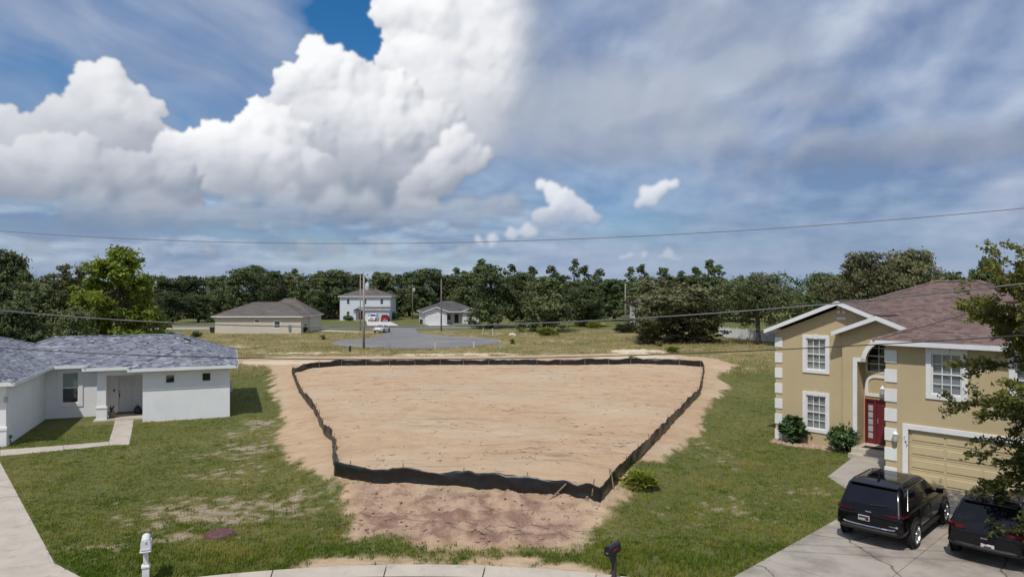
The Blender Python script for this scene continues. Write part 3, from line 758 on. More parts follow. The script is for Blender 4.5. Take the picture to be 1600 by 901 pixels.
class Roof:
    def __init__(s, seed): s.base = MB(); s.acc = ([], [], []); s.fas = MB(); s.sof = MB(); s.rnd = random.Random(seed)
    def plane(s, pts, shingle=True):
        s.base.poly(pts)
        if shingle: shingle_plane(s.acc, pts, s.rnd)
    def fascia(s, a, b, h=0.18, t=0.035, rake=False):
        a = Vector(a); b = Vector(b); d = (b - a).normalized(); nrm = Vector((d.y, -d.x, 0)).normalized() * t
        s.fas.prism([a, b, b - Vector((0, 0, h)), a - Vector((0, 0, h))], nrm)
    def hip(s, x0, x1, y0, y1, ze, pitch, sides='FRBL'):
        w, d = x1 - x0, y1 - y0; r = min(w, d) / 2; zr = ze + r * pitch
        if w >= d: A, B = (x0 + r, (y0 + y1) / 2, zr), (x1 - r, (y0 + y1) / 2, zr)
        else: A, B = ((x0 + x1) / 2, y0 + r, zr), ((x0 + x1) / 2, y1 - r, zr)
        c = [(x0, y0, ze), (x1, y0, ze), (x1, y1, ze), (x0, y1, ze)]
        def clean(p):
            o = []
            for q in p:
                if not o or (Vector(q) - Vector(o[-1])).length > 1e-4: o.append(q)
            return o
        if w >= d: F, Rr, Bk, L = [c[0], c[1], B, A], [c[1], c[2], B], [c[2], c[3], A, B], [c[3], c[0], A]
        else: F, Rr, Bk, L = [c[0], c[1], A], [c[1], c[2], B, A], [c[2], c[3], B], [c[3], c[0], A, B]
        s.plane(clean(F), 'F' in sides); s.plane(clean(Rr), 'R' in sides); s.plane(clean(Bk), 'B' in sides); s.plane(clean(L), 'L' in sides)
        near = [(c[0], A), (c[1], B if w >= d else A), (c[2], B), (c[3], A if w >= d else B), (A, B)]
        for p, q in near: ridge_cap(s.acc, p, q, s.rnd)
        for i in range(4): s.fascia(c[i], c[(i + 1) % 4])
        s.sof.poly([(x, y, ze - 0.165) for x, y, _ in c])
    def gable(s, xc, hw, y0, y1, ze, za):
        """gable with ridge along y"""
        a0, a1 = (xc, y0, za), (xc, y1, za)
        l0, l1, r0, r1 = (xc - hw, y0, ze), (xc - hw, y1, ze), (xc + hw, y0, ze), (xc + hw, y1, ze)
        s.plane([l0, a0, a1, l1]); s.plane([r0, r1, a1, a0]); ridge_cap(s.acc, a0, a1, s.rnd)
        s.fascia(l0, a0, 0.2); s.fascia(a0, r0, 0.2); s.fascia(l1, l0, 0.18)
    def build(s, parent, sh, m_base):
        r = s.base.build('roof', m_base, parent, fix=False)
        shingle_obj(s.acc, sh, r)
        s.fas.build('fascia', FASCIA, r)
        if s.sof.f: s.sof.build('soffit', SOFFIT, r)
        return r

class House:
    def __init__(s, name, loc, ang, label):
        s.loc = Vector((*loc, 0)); s.ang = ang; s.root = empty(name, (*loc, 0), R(ang), label, 'house')
        s.M = Matrix.Translation(s.loc) @ Matrix.Rotation(R(ang), 4, 'Z'); s.Mi = s.M.inverted()
        s.wall = MB()
    def wp(s, px, py, yl):
        """photo pixel on the wall plane local y = yl -> (x, z)"""
        o = s.Mi @ Vector((0, 0, H_CAM)); d = s.Mi.to_3x3() @ Vector(((px - 800) / F_PX, 1, (HOR - py) / F_PX))
        t = (yl - o.y) / d.y; p = o + d * t
        return p.x, p.z
    def lw(s, x, y, z=0): return s.M @ Vector((x, y, z))
    def front(s, x0, x1, y, z0, z1, holes=(), depth=0.10, mb=None):
        """wall facing -y with rectangular openings and reveals"""
        mb = mb or s.wall
        xs = sorted({x0, x1, *[h[0] for h in holes], *[h[1] for h in holes]}); zs = sorted({z0, z1, *[h[2] for h in holes], *[h[3] for h in holes]})
        for xa, xb in zip(xs[:-1], xs[1:]):
            for za, zb in zip(zs[:-1], zs[1:]):
                cx, cz = (xa + xb) / 2, (za + zb) / 2
                if any(h[0] < cx < h[1] and h[2] < cz < h[3] for h in holes): continue
                mb.poly([(xa, y, za), (xb, y, za), (xb, y, zb), (xa, y, zb)])
        for h in holes:
            a, b, c, d = h
            mb.poly([(a, y, c), (a, y, d), (a, y + depth, d), (a, y + depth, c)]); mb.poly([(b, y, d), (b, y, c), (b, y + depth, c), (b, y + depth, d)])
            mb.poly([(a, y, c), (a, y + depth, c), (b, y + depth, c), (b, y, c)]); mb.poly([(a, y, d), (b, y, d), (b, y + depth, d), (a, y + depth, d)])
    def side(s, x, y0, y1, z0, z1, mb=None):
        (mb or s.wall).poly([(x, y0, z0), (x, y1, z0), (x, y1, z1), (x, y0, z1)])

def window(parent, x0, x1, z0, z1, y, cols, rows, trim=0.17, trim_d=0.05, m_trim=None, key=False, back=BLIND, split=True, back2=None, glass=None, depth=0.10, sill=False):
    """double-hung window facing -y: frame > trim, pane..., blind. rows per sash"""
    m_trim = m_trim or TRIM; yy = y + depth * 0.40; fw = 0.05
    f = MB(); zm = (z0 + z1) / 2
    f.box(x0, x0 + fw, yy - 0.03, yy + 0.03, z0, z1); f.box(x1 - fw, x1, yy - 0.03, yy + 0.03, z0, z1)
    f.box(x0 + fw, x1 - fw, yy - 0.03, yy + 0.03, z0, z0 + fw); f.box(x0 + fw, x1 - fw, yy - 0.03, yy + 0.03, z1 - fw, z1)
    sashes = [(z0 + fw, zm - 0.025), (zm + 0.025, z1 - fw)] if split else [(z0 + fw, z1 - fw)]
    if split: f.box(x0 + fw, x1 - fw, yy - 0.035, yy + 0.025, zm - 0.025, zm + 0.025)
    X0, X1 = x0 + fw, x1 - fw; mw = 0.032; panes = []
    for za, zb in sashes:
        for i in range(1, cols):
            xc = X0 + (X1 - X0) * i / cols; f.box(xc - mw / 2, xc + mw / 2, yy - 0.012, yy + 0.012, za, zb)
        for j in range(1, rows):
            zc = za + (zb - za) * j / rows
            for i in range(cols):
                xa = X0 + (X1 - X0) * i / cols + mw / 2 * (i > 0); xb = X0 + (X1 - X0) * (i + 1) / cols - mw / 2 * (i < cols - 1)
                f.box(xa, xb, yy - 0.012, yy + 0.012, zc - mw / 2, zc + mw / 2)
        for i in range(cols):
            for j in range(rows):
                panes.append((X0 + (X1 - X0) * i / cols, X0 + (X1 - X0) * (i + 1) / cols, za + (zb - za) * j / rows, za + (zb - za) * (j + 1) / rows))
    w = f.build('window', m_trim, parent)
    if trim > 0:
        t = MB(); ya, yb = y - trim_d, y + 0.004
        t.box(x0 - trim, x0, ya, yb, z0 - trim, z1 + trim); t.box(x1, x1 + trim, ya, yb, z0 - trim, z1 + trim)
        t.box(x0, x1, ya, yb, z0 - trim, z0); t.box(x0, x1, ya, yb, z1, z1 + trim)
        soft(t.build('trim', m_trim, w), 0.008)
        if key:
            k = MB(); xc = (x0 + x1) / 2; k.prism([(xc - 0.09, ya - 0.03, z1 - 0.01), (xc + 0.09, ya - 0.03, z1 - 0.01), (xc + 0.12, ya - 0.03, z1 + trim + 0.05), (xc - 0.12, ya - 0.03, z1 + trim + 0.05)], (0, 0.028, 0)); k.build('keystone', m_trim, w)
    for xa, xb, za, zb in panes:
        MB().box(xa, xb, yy - 0.003, yy + 0.003, za, zb).build('pane', glass or GLASS, w)
    if back is not None:
        if back2 is not None and split:
            MB().box(x0, x1, yy + 0.06, yy + 0.07, zm, z1).build('curtain', back2, w); MB().box(x0, x1, yy + 0.06, yy + 0.07, z0, zm).build('dark_room_panel', back, w)  # lower sheet: room shade painted as a dark panel
        else:
            MB().box(x0, x1, yy + 0.06, yy + 0.07, z0, z1).build('blind_or_dark_panel', back, w)
    return w

# ------------------------------------------------------------------ LEFT HOUSE (white, one storey)
def left_house():
    h = House('white_house', (-16.9, 40.9), 22.5, 'white single-storey house with grey-blue shingle roof at the left edge')
    r = h.root; W_ = h.wall; zt = 2.97
    # openings measured on the photograph
    def rect(p0, p1, yl):
        a = h.wp(*p0, yl); b = h.wp(*p1, yl); return (min(a[0], b[0]), max(a[0], b[0]), min(a[1], b[1]), max(a[1], b[1]))
    sq1 = rect((258, 599), (273.5, 584), 0.0); sq2 = rect((315, 596), (330, 581), 0.0)
    big = rect((96.5, 630), (123, 581), 3.3)
    XL = -4.62
    h.front(XL, 0, 0, 0, zt, [sq1, sq2])
    h.side(0, 0, 10.7, 0, zt); h.side(XL, 0, 3.9, 0, zt)
    da, db = h.wp(183.5, 641, 3.9)[0], h.wp(210, 641, 3.9)[0]
    door = (da, db, 0.10, 2.28)
    h.front(-7.0, XL, 3.9, 0, zt, [door]); h.side(-7.0, 3.3, 3.9, 0, zt)
    h.front(-10.0, -7.0, 3.3, 0, zt, [big]); h.side(-10.0, -4.4, 3.3, 0, zt)
    h.front(-18.0, -10.0, -4.4, 0, zt, [(-17.2, -12.3, 0.0, 2.2)])
    h.side(-18.0, -4.4, 10.7, 0, zt); W_.poly([(-18, 10.7, 0), (0, 10.7, 0), (0, 10.7, zt), (-18, 10.7, zt)])
    W_.build('wall', WHITE, r)
    # raised lower course and bands
    MB().box(-10.75, -9.97, -4.43, -4.0, 0, 0.78, 0.01).build('pillar_base', WHITE, r); MB().box(-10.78, -9.94, -4.47, -4.0, 0.78, 0.95, 0.02).build('pillar_band', TRIM, r)
    zb = h.wp(300, 604.5, 0)[1]
    MB().box(XL - 0.02, 0.03, -0.045, 0.02, zb - 0.05, zb + 0.06, 0.015).build('band', TRIM, r)
    # porch pillar, header and slab
    x0, x1 = h.wp(151, 650, 1.2)[0], h.wp(166.5, 650, 1.2)[0]
    c = empty('porch_pillar', (0, 0, 0)); c.parent = r
    MB().box(x0 + 0.02, x1 - 0.02, 1.2, 1.2 + (x1 - x0) - 0.04, 0, zt, 0.012).build('shaft', WHITE, c)
    MB().box(x0 - 0.02, x1 + 0.02, 1.16, 1.2 + (x1 - x0), 0, 0.72, 0.012).build('base', WHITE, c)
    MB().box(x0 - 0.05, x1 + 0.05, 1.13, 1.23 + (x1 - x0), 0.72, 0.86, 0.02).build('moulding', TRIM, c)
    MB().box(x0, XL, 1.22, 1.52, 2.62, zt - 0.003).build('porch_header', WHITE, r)
    MB().box(-7.25, XL - 0.003, 1.05, 3.895, -0.05, 0.10, 0.01).build('porch_slab', CONC, r)
    # front door
    d = MB().box(door[0] + 0.06, door[1] - 0.06, 3.95, 3.99, door[2], door[3] - 0.06).build('door', DOORW, r)
    fr = MB(); fr.box(door[0], door[0] + 0.06, 3.87, 4.0, door[2], door[3]); fr.box(door[1] - 0.06, door[1], 3.87, 4.0, door[2], door[3]); fr.box(door[0] + 0.06, door[1] - 0.06, 3.87, 4.0, door[3] - 0.06, door[3]); fr.build('door_frame', TRIM, d)
    xw = (door[1] - door[0] - 0.36) / 2
    for i in range(2):
        for z0, z1 in ((0.28, 0.95), (1.1, 1.75), (1.85, 2.12)):
            xa = door[0] + 0.14 + i * (xw + 0.08); MB().box(xa, xa + xw, 3.935, 3.951, z0, z1, 0.007).build('door_panel', DOORW, d)
    MB().box(door[0] + 0.09, door[0] + 0.14, 3.90, 3.95, 1.0, 1.24, 0.01).build('handle', BLACKM, d); MB().lathe([(0.03, 0), (0.03, 0.05)], 10, Matrix.Translation((door[0] + 0.115, 3.95, 1.36)) @ Matrix.Rotation(R(90), 4, 'X')).build('lock', BLACKM, d)
    MB().box(door[0] - 0.22, door[0] - 0.13, 3.86, 3.9, 1.35, 1.5, 0.01).build('doorbell', BLACKM, r)
    # windows
    wb = window(r, *big, 3.3, 1, 1, trim=0.22, key=False, back=DARKIN, back2=CURTAIN, m_trim=TRIM)
    window(r, *sq1, 0, 1, 1, trim=0.055, trim_d=0.02, split=False, back=DARKIN); window(r, *sq2, 0, 1, 1, trim=0.055, trim_d=0.02, split=False, back=DARKIN)
    # garage door beyond the frame, hose reel, meter box
    g = MB().box(-17.2, -12.3, -4.33, -4.29, 0, 2.2).build('garage_door', DOORW, r)
    for j in range(4):
        for i in range(4): MB().box(-17.1 + i * 1.2, -16.05 + i * 1.2, -4.355, -4.33, 0.08 + j * 0.54, 0.5 + j * 0.54, 0.01).build('panel', DOORW, g)
    b = MB(); b.box(-0.0, 0.14, 4.2, 4.6, 0.9, 1.5, 0.02); b.build('meter_box', METAL, r)
    hb = MB(); hx, hz = h.wp(17, 686, -4.4); hb.tube([(hx, -4.43, hz + .15), (hx, -4.52, hz + .15), (hx, -4.55, hz + 0.02), (hx + .05, -4.53, hz - .25), (hx + 0.14, -4.5, hz - .55)], 0.03, 6); hb.box(hx - .07, hx + .07, -4.5, -4.43, hz + .08, hz + .22); hb.build('hose_tap', BLACKM, r)
    lx, lz = h.wp(10, 624, -4.4); lt = MB(); lt.box(lx - .08, lx + .08, -4.54, -4.40, lz - .12, lz + .14, 0.02); lt.build('wall_lamp', METAL, r)
    # roof
    ro = Roof(4); ze, pt = 3.15, 0.39
    ro.hip(-7.7, 0.45, 0.7, 11.2, ze, pt); ro.hip(-5.30, 0.435, -0.5, 6.2, ze - 0.016, pt)
    ro.hip(-14.0, 0.2, 2.8, 10.4, ze - 0.008, pt, 'FL'); ro.hip(-18.5, -9.55, -4.9, 11.4, ze + 0.006, pt)
    rf = ro.build(r, SH_GREY, mat('roof_deck_grey', (0.15, 0.155, 0.18), 0.95))
    v = MB(); p = Vector((-2.6, 3.4, 0)); z = ze + (0.45 + 2.6) * pt
    v.prism([(-2.35, 4.6, z - .12), (-2.35, 5.1, z - .12), (-2.75, 5.1, z + .04), (-2.75, 4.6, z + .04)], (0.02, 0, 0.12)); v.build('roof_vent', BLACKM, rf)
    return h
LH = left_house()

# ------------------------------------------------------------------ RIGHT HOUSE (tan, two storeys)
def right_house():
    h = House('tan_house', (13.44, 34.8), -47.0, 'tan two-storey stucco house with white quoins and brown shingle roof on the right')
    r = h.root; zt = 5.44
    def rect(p0, p1, yl):
        a = h.wp(*p0, yl); b = h.wp(*p1, yl); return (min(a[0], b[0]), max(a[0], b[0]), min(a[1], b[1]), max(a[1], b[1]))
    up = (1.56, 2.52, 3.68, 5.20); lo = (1.56, 2.52, 0.80, 2.42); wu = (8.12, 9.12, 3.58, 5.14); wu2 = (10.75, 11.75, 3.58, 5.14)
    XB = 3.37; YB = -0.25; XW = 6.5; YR = 0.55; ZF = 0.38
    h.front(0, XB, 0, 0, zt, [up, lo])
    h.wall.poly([(0, 0, zt), (6.4, 0, zt), (3.2, 0, zt + 3.2 * 0.408)])
    h.side(0, 0, 11.3, 0, zt); h.side(13.0, -4, 11.3, 0, zt); h.wall.poly([(0, 11.3, 0), (13, 11.3, 0), (13, 11.3, zt), (0, 11.3, zt)])
    # entry bay with shouldered arch
    xs = 4.05; xa0, xa1, zs, rad = 4.41, 6.41, 4.25, 1.0; xc = (xa0 + xa1) / 2
    arcp = [(xc - rad * math.cos(math.pi * i / 16), zs + rad * math.sin(math.pi * i / 16)) for i in range(17)]
    out = [(XB, 0), (xs, 0), (xs, zs)] + arcp + [(XW, zs), (XW, 5.70)]
    zg = lambda x: 6.34 - abs(x - 5.0) * 0.385
    out = out[:-1] + [(XW, zg(XW) - 0.02), (5.0, zg(5.0) - 0.02), (XB, zg(XB) - 0.02)]
    h.wall.poly([(x, YB, z) for x, z in out]); h.side(XB, YB, 0, 0, zg(XB))
    # recess: jamb, back wall, ceiling
    h.side(xs, YB, YR, 0, 5.5)
    soff = [(x, z) for x, z in out[2:2 + 19]]
    for (xA, zA), (xB, zB) in zip(soff[:-1], soff[1:]): h.wall.poly([(xA, YB, zA), (xB, YB, zB), (xB, YB + 0.2, zB), (xA, YB + 0.2, zA)])
    dl = h.wp(1350, 690, YR)[0]; dr = h.wp(1386, 690, YR)[0] + 0.35
    z_d = h.wp(1352, 623, YR)[1]
    door = (4.09, 5.75, ZF, ZF + 2.10); uw = (4.14, 5.75, h.wp(1360, 581, YR)[1], 5.25)
    h.front(xs, 6.6, YR, 0, 5.5, [door, uw]); h.wall.poly([(xs, YB, 5.5), (XW, YB, 5.5), (XW, YR, 5.5), (xs, YR, 5.5)])
    # garage wing
    gd = (7.32, 12.2, 0.0, 2.12)
    h.side(XW, -4, YR, 0, zt); h.front(XW, 13.0, -4, 0, zt, [gd, wu, wu2], depth=0.16)
    h.wall.build('wall', TAN, r)
    # quoins
    def quoins(x0, x1, y, sx, sy0):
        z = 0.02; k = 0
        while z < zt - 0.3:
            b = MB(); b.box(x0 if sx > 0 else x1, (x1 if sx > 0 else x0), y - 0.035, y + 0.003, z, min(z + 0.50, zt - 0.02), 0.006); b.box((x0 - 0.035) if sx > 0 else (x1), x0 + 0.003 if sx > 0 else x1 + 0.035, y - 0.035, y + sy0, z, min(z + 0.50, zt - 0.02), 0.006)
            b.build('quoin', TRIM, r); z += 0.775
    quoins(-0.0, 0.36, 0, 1, 0.36); quoins(XW, XW + 0.42, -4, 1, 0.42)
    # arch trim
    tr = MB(); yt = YB - 0.05
    tr.box(xs - 0.19, xs, yt, YB + 0.004, 0, zs + 0.17); tr.box(xs, xa0 - 0.0, yt, YB + 0.004, zs, zs + 0.17)
    for i in range(16):
        a0, a1 = math.pi * i / 16, math.pi * (i + 1) / 16; q = []
        for rr, aa in ((rad, a0), (rad, a1), (rad + 0.2, a1), (rad + 0.2, a0)): q.append((xc - rr * math.cos(aa), yt, zs + rr * math.sin(aa)))
        tr.prism(q, (0, 0.054, 0))
    tr.build('arch_trim', TRIM, r)
    # four small tiles and a ledge in the gable
    gx, gz_ = h.wp(1315, 487, 0)
    for i in range(2):
        for j in range(2): MB().box(gx - 0.21 + i * 0.25, gx - 0.07 + i * 0.25, -0.03, 0.003, gz_ - 0.08 + j * 0.25, gz_ + 0.06 + j * 0.25, 0.004).build('tile', TRIM, r)
    MB().box(gx - 0.22, gx + 0.2, -0.04, 0.003, gz_ - 0.36, gz_ - 0.26, 0.004).build('ledge', TRIM, r)
    # windows
    window(r, *up, 0, 3, 2, key=True); window(r, *lo, 0, 3, 2, key=True); window(r, *wu, -4, 3, 2, key=True, trim=0.19); window(r, *wu2, -4, 3, 2, key=True, trim=0.19)
    window(r, *uw, YR, 3, 2, trim=0.0, back=DARKIN)
    # arched panel between window and door
    pz0, pz1 = door[3] + 0.12, uw[2] - 0.12; px0, px1 = uw[0] - 0.02, uw[0] + 1.55; b = MB(); w_ = 0.13; pr = 0.42
    yp0, yp1 = YR - 0.05, YR + 0.003
    b.box(px0, px1, yp0, yp1, pz0, pz0 + w_); b.box(px0, px0 + w_, yp0, yp1, pz0 + w_, pz1 - pr); b.box(px1 - w_, px1, yp0, yp1, pz0 + w_, pz1 - pr); b.box(px0 + pr, px1 - pr, yp0, yp1, pz1 - w_, pz1)
    for cx, sg in ((px0 + pr, -1), (px1 - pr, 1)):
        for i in range(6):
            a0, a1 = math.pi / 2 * i / 6, math.pi / 2 * (i + 1) / 6
            b.prism([(cx + sg * rr * math.cos(aa), yp0, pz1 - pr + rr * math.sin(aa)) for rr, aa in ((pr, a0), (pr, a1), (pr - w_, a1), (pr - w_, a0))], (0, yp1 - yp0, 0))
    b.build('arched_panel', TRIM, r)
    # red front door with side light
    z0, z1 = door[2], door[3]; xm = door[0] + 0.44
    d = MB().box(xm + 0.06, door[1] - 0.07, YR + 0.05, YR + 0.09, z0 + 0.02, z1 - 0.08).build('door', REDP, r)
    fr = MB(); fr.box(door[0], door[0] + 0.07, YR - 0.02, YR + 0.1, z0, z1); fr.box(door[1] - 0.07, door[1], YR - 0.02, YR + 0.1, z0, z1); fr.box(door[0] + .07, door[1] - .07, YR - 0.02, YR + 0.1, z1 - 0.08, z1); fr.box(xm - 0.03, xm + 0.06, YR - 0.01, YR + 0.1, z0, z1 - 0.08); fr.build('door_frame', REDP, d)
    for zz0, zz1 in ((z0 + 0.2, z0 + 0.85), (z0 + 1.0, z1 - 0.25)):
        MB().box(xm + 0.22, door[1] - 0.24, YR + 0.033, YR + 0.051, zz0, zz1, 0.008).build('door_panel', REDP, d)
    MB().box(xm + 0.10, xm + 0.15, YR - 0.01, YR + 0.05, z0 + 0.95, z0 + 1.2, 0.01).build('handle', METAL, d)
    sl = MB().box(door[0] + 0.07, xm - 0.03, YR + 0.055, YR + 0.085, z0 + 0.02, z1 - 0.08).build('side_light', REDP, r)
    for k in range(5):
        zz = z0 + 0.25 + k * (z1 - z0 - 0.5) / 5; MB().box(door[0] + 0.14, xm - 0.1, YR + 0.045, YR + 0.056, zz, zz + (z1 - z0 - 0.5) / 5 - 0.06).build('pane', mat('frosted_pane', (0.42, 0.44, 0.46), 0.25, (0.34, 0.36, 0.38), 6), sl)
    MB().box(xs + 0.003, XW - 0.003, YB - 0.75, YR - 0.003, -0.05, ZF, 0.012).build('porch_floor', CONC, r); MB().box(xs + 0.003, XW - 0.003, YB - 1.15, YB - 0.753, -0.05, 0.19, 0.012).build('porch_step', CONC, r)
    # garage door of separate raised panels
    g = MB().box(gd[0], gd[1], -3.9, -3.86, 0, gd[3]).build('garage_door', GARAGE, r)
    for j in range(4):
        zz = 0.03 + j * 0.525
        MB().box(gd[0] + 0.005, gd[1] - 0.005, -3.915, -3.90, zz, zz + 0.505, 0.006).build('section', GARAGE, g)
        for i in range(4):
            x = gd[0] + 0.10 + i * 1.185; MB().box(x, x + 1.10, -3.94, -3.913, zz + 0.10, zz + 0.40, 0.012).build('panel', GARAGE, g)
    t = MB(); yt = -4.05; t.box(gd[0] - 0.2, gd[0], yt, -3.99, 0, gd[3] + 0.2); t.box(gd[1], gd[1] + 0.2, yt, -3.99, 0, gd[3] + 0.2); t.box(gd[0], gd[1], yt, -3.99, gd[3], gd[3] + 0.2); soft(t.build('garage_trim', TRIM, r), 0.008)
    # wall lanterns and house number
    def lantern(x, y, z, nm='wall_lantern'):
        L = MB().box(x - 0.05, x + 0.05, y - 0.05, y, z - 0.1, z + 0.1, 0.01).build(nm, TRIM, r)
        Mx = Matrix.Translation((x, y - 0.13, z - 0.16))
        MB().lathe([(0.05, 0), (0.085, 0.06), (0.10, 0.30), (0.06, 0.31)], 8, Mx).build('lamp_glass', mat('lamp_glass', (0.5, 0.5, 0.48), 0.2), L)
        MB().lathe([(0.12, 0.31), (0.10, 0.36), (0.03, 0.44), (0.02, 0.50)], 8, Mx).build('lamp_cap', TRIM, L)
    lx, lz = h.wp(1401, 683, -4); lantern(lx, -4.035, lz)
    lx, lz = h.wp(1381, 612, YR); lantern(lx, YR - 0.05, lz)
    nx, nz = h.wp(1411, 688, -4)
    for i, ch in enumerate('147'):
        cu = bpy.data.curves.new('digit', 'FONT'); cu.body = ch; cu.size = 0.16; cu.extrude = 0.004; ob = bpy.data.objects.new('digit', cu); COL.objects.link(ob); ob.parent = r
        dg = bpy.context.evaluated_depsgraph_get(); me = bpy.data.meshes.new_from_object(ob.evaluated_get(dg)); bpy.data.objects.remove(ob)
        o2 = link('house_number_digit', me, BLACKM, r); o2.location = (gd[0] - 0.17 + i * 0.045, yt - 0.006, nz + 0.08 - i * 0.15); o2.rotation_euler = (R(90), 0, 0)
    # roof
    ro = Roof(7); ze, pt = 5.58, 0.41
    ro.hip(-0.4, 13.4, 0.06, 11.9, ze, pt); ro.hip(6.1, 13.37, -4.4, 5.0, ze - 0.02, pt)
    ro.gable(3.2, 3.6, -0.42, 3.6, ze - 0.012, 7.05); ro.gable(5.0, 1.95, -0.68, 1.9, 5.62, 6.40)
    ro.build(r, SH_BROWN, mat('roof_deck_brown', (0.14, 0.10, 0.088), 0.95))
    return h
RH = right_house()

# driveway and walk of the tan house, laid in the house's own directions
def crack_concrete():
    m = mat('concrete_cracked', (0.40, 0.355, 0.30), 0.9, (0.33, 0.29, 0.245), 0.8, 0.3, 30, dirt=((0.13, 0.11, 0.095), 0.5, 0.48, 0.74))
    nt = m.node_tree; b = nt.nodes['Principled BSDF']; src = b.inputs['Base Color'].links[0].from_socket
    tc = nt.nodes.new('ShaderNodeTexCoord'); nzz = nt.nodes.new('ShaderNodeTexNoise'); nzz.inputs['Scale'].default_value = 1.6; nzz.inputs['Detail'].default_value = 6
    nt.links.new(tc.outputs['Object'], nzz.inputs['Vector'])
    va = nt.nodes.new('ShaderNodeVectorMath'); va.operation = 'MULTIPLY_ADD'; nt.links.new(nzz.outputs['Color'], va.inputs[0]); va.inputs[1].default_value = (0.7, 0.7, 0); nt.links.new(tc.outputs['Object'], va.inputs[2])
    vo = nt.nodes.new('ShaderNodeTexVoronoi'); vo.feature = 'DISTANCE_TO_EDGE'; vo.voronoi_dimensions = '2D'; vo.inputs['Scale'].default_value = 0.27; nt.links.new(va.outputs[0], vo.inputs['Vector'])
    mr = nt.nodes.new('ShaderNodeMapRange'); nt.links.new(vo.outputs['Distance'], mr.inputs[0]); mr.inputs[1].default_value = 0.004; mr.inputs[2].default_value = 0.011; mr.inputs[3].default_value = 0.8; mr.inputs[4].default_value = 0
    mx = nt.nodes.new('ShaderNodeMix'); mx.data_type = 'RGBA'; nt.links.new(mr.outputs[0], mx.inputs[0]); nt.links.new(src, mx.inputs[6]); mx.inputs[7].default_value = (0.075, 0.065, 0.035, 1); nt.links.new(mx.outputs[2], b.inputs['Base Color'])
    return m
qs = []
ys_ = [-4.02, -7.6, -11.4, -15.4, -18.4]
for ya, yb in zip(ys_[:-1], ys_[1:]):
    for xa, xb in ((7.15, 10.0), (10.0, 13.1)):
        qs.append([tuple(RH.lw(xa, ya)), tuple(RH.lw(xb, ya)), tuple(RH.lw(xb, yb)), tuple(RH.lw(xa, yb))])
slabs('driveway', crack_concrete(), qs)
wq = [[G(1347, 697), G(1384, 700), tuple(RH.lw(6.45, -2.6)), G(1330, 716)], [G(1330, 716), tuple(RH.lw(6.45, -2.6)), tuple(RH.lw(7.1, -4.3)), G(1293, 745)], [G(1293, 745), tuple(RH.lw(7.1, -4.3)), tuple(RH.lw(7.1, -7.2)), G(1326, 766)]]
slabs('path', CONC_OLD, wq, 0.08, 0.022)
# ------------------------------------------------------------------ houses across the field
CREAM = mat('cream_stucco', (0.56, 0.515, 0.43), 0.9, (0.52, 0.475, 0.395), 0.5)
FARW = mat('pale_blue_white_siding', (0.60, 0.65, 0.70), 0.8, (0.56, 0.61, 0.66), 2.0, stretch=(0.2, 0.2, 6))
FARW2 = mat('white_siding', (0.66, 0.67, 0.68), 0.8, (0.61, 0.62, 0.63), 1.0)
GREYS = mat('grey_siding', (0.36, 0.37, 0.39), 0.85, (0.32, 0.33, 0.35), 2.0, stretch=(0.2, 0.2, 6))
DECK = mat('roof_deck_dark', (0.12, 0.11, 0.105), 0.95)

class FarRoof(Roof):
    def plane(s, pts, shingle=True):
        s.base.poly(pts)
        if shingle: shingle_plane(s.acc, pts, s.rnd, expo=0.30, wmin=0.5, wmax=1.4, lift=0.03)
def far_win(r, x0, x1, z0, z1, y): return window(r, x0, x1, z0, z1, y, 1, 1, trim=0.10, trim_d=0.04, back=None, glass=GLASS_FAR)
def wall_box(h, x0, x1, y0, y1, zt, holes=()):
    h.front(x0, x1, y0, 0, zt, holes); h.side(x0, y0, y1, 0, zt); h.side(x1, y0, y1, 0, zt); h.wall.poly([(x0, y1, 0), (x1, y1, 0), (x1, y1, zt), (x0, y1, zt)])

def beige_house():
    x0, y0 = GY(336, 121), 121.0
    h = House('beige_house', (x0, y0), 0.5, 'beige single-storey house with brown hip roof beyond the field'); r = h.root; w = GY(470, 121) - x0; zt = 2.95
    holes = []
    for a, b in (((398, 504), (405.5, 499)), ((428.5, 512), (437.5, 502))):
        p = h.wp(*a, 0); q = h.wp(*b, 0); holes.append((p[0], q[0], p[1], q[1]))
    wall_box(h, 0, w, 0, 10, zt, holes); h.wall.build('wall', CREAM, r)
    for q in holes: far_win(r, *q, 0)
    h2 = MB(); h2.box(6.0, w + 0.2, 4.6, 12.5, 0, zt); h2.build('rear_wing_wall', CREAM, r)
    MB().box(h.wp(451, 510, 0)[0], h.wp(455, 510, 0)[0], -0.18, 0, 0.5, 1.6, 0.02).build('meter_box', METAL, r)
    ro = FarRoof(21); ro.hip(-0.5, w + 0.5, -0.5, 10.5, zt + 0.15, 0.44); ro.hip(5.2, w + 0.6, 4.2, 13.0, zt + 0.13, 0.70)
    rf = ro.build(r, SH_FAR, DECK); v = MB(); v.box(6.6, 7.8, 4.2, 4.6, zt + 2.0, zt + 2.25); v.build('roof_vent', BLACKM, rf)
beige_house()

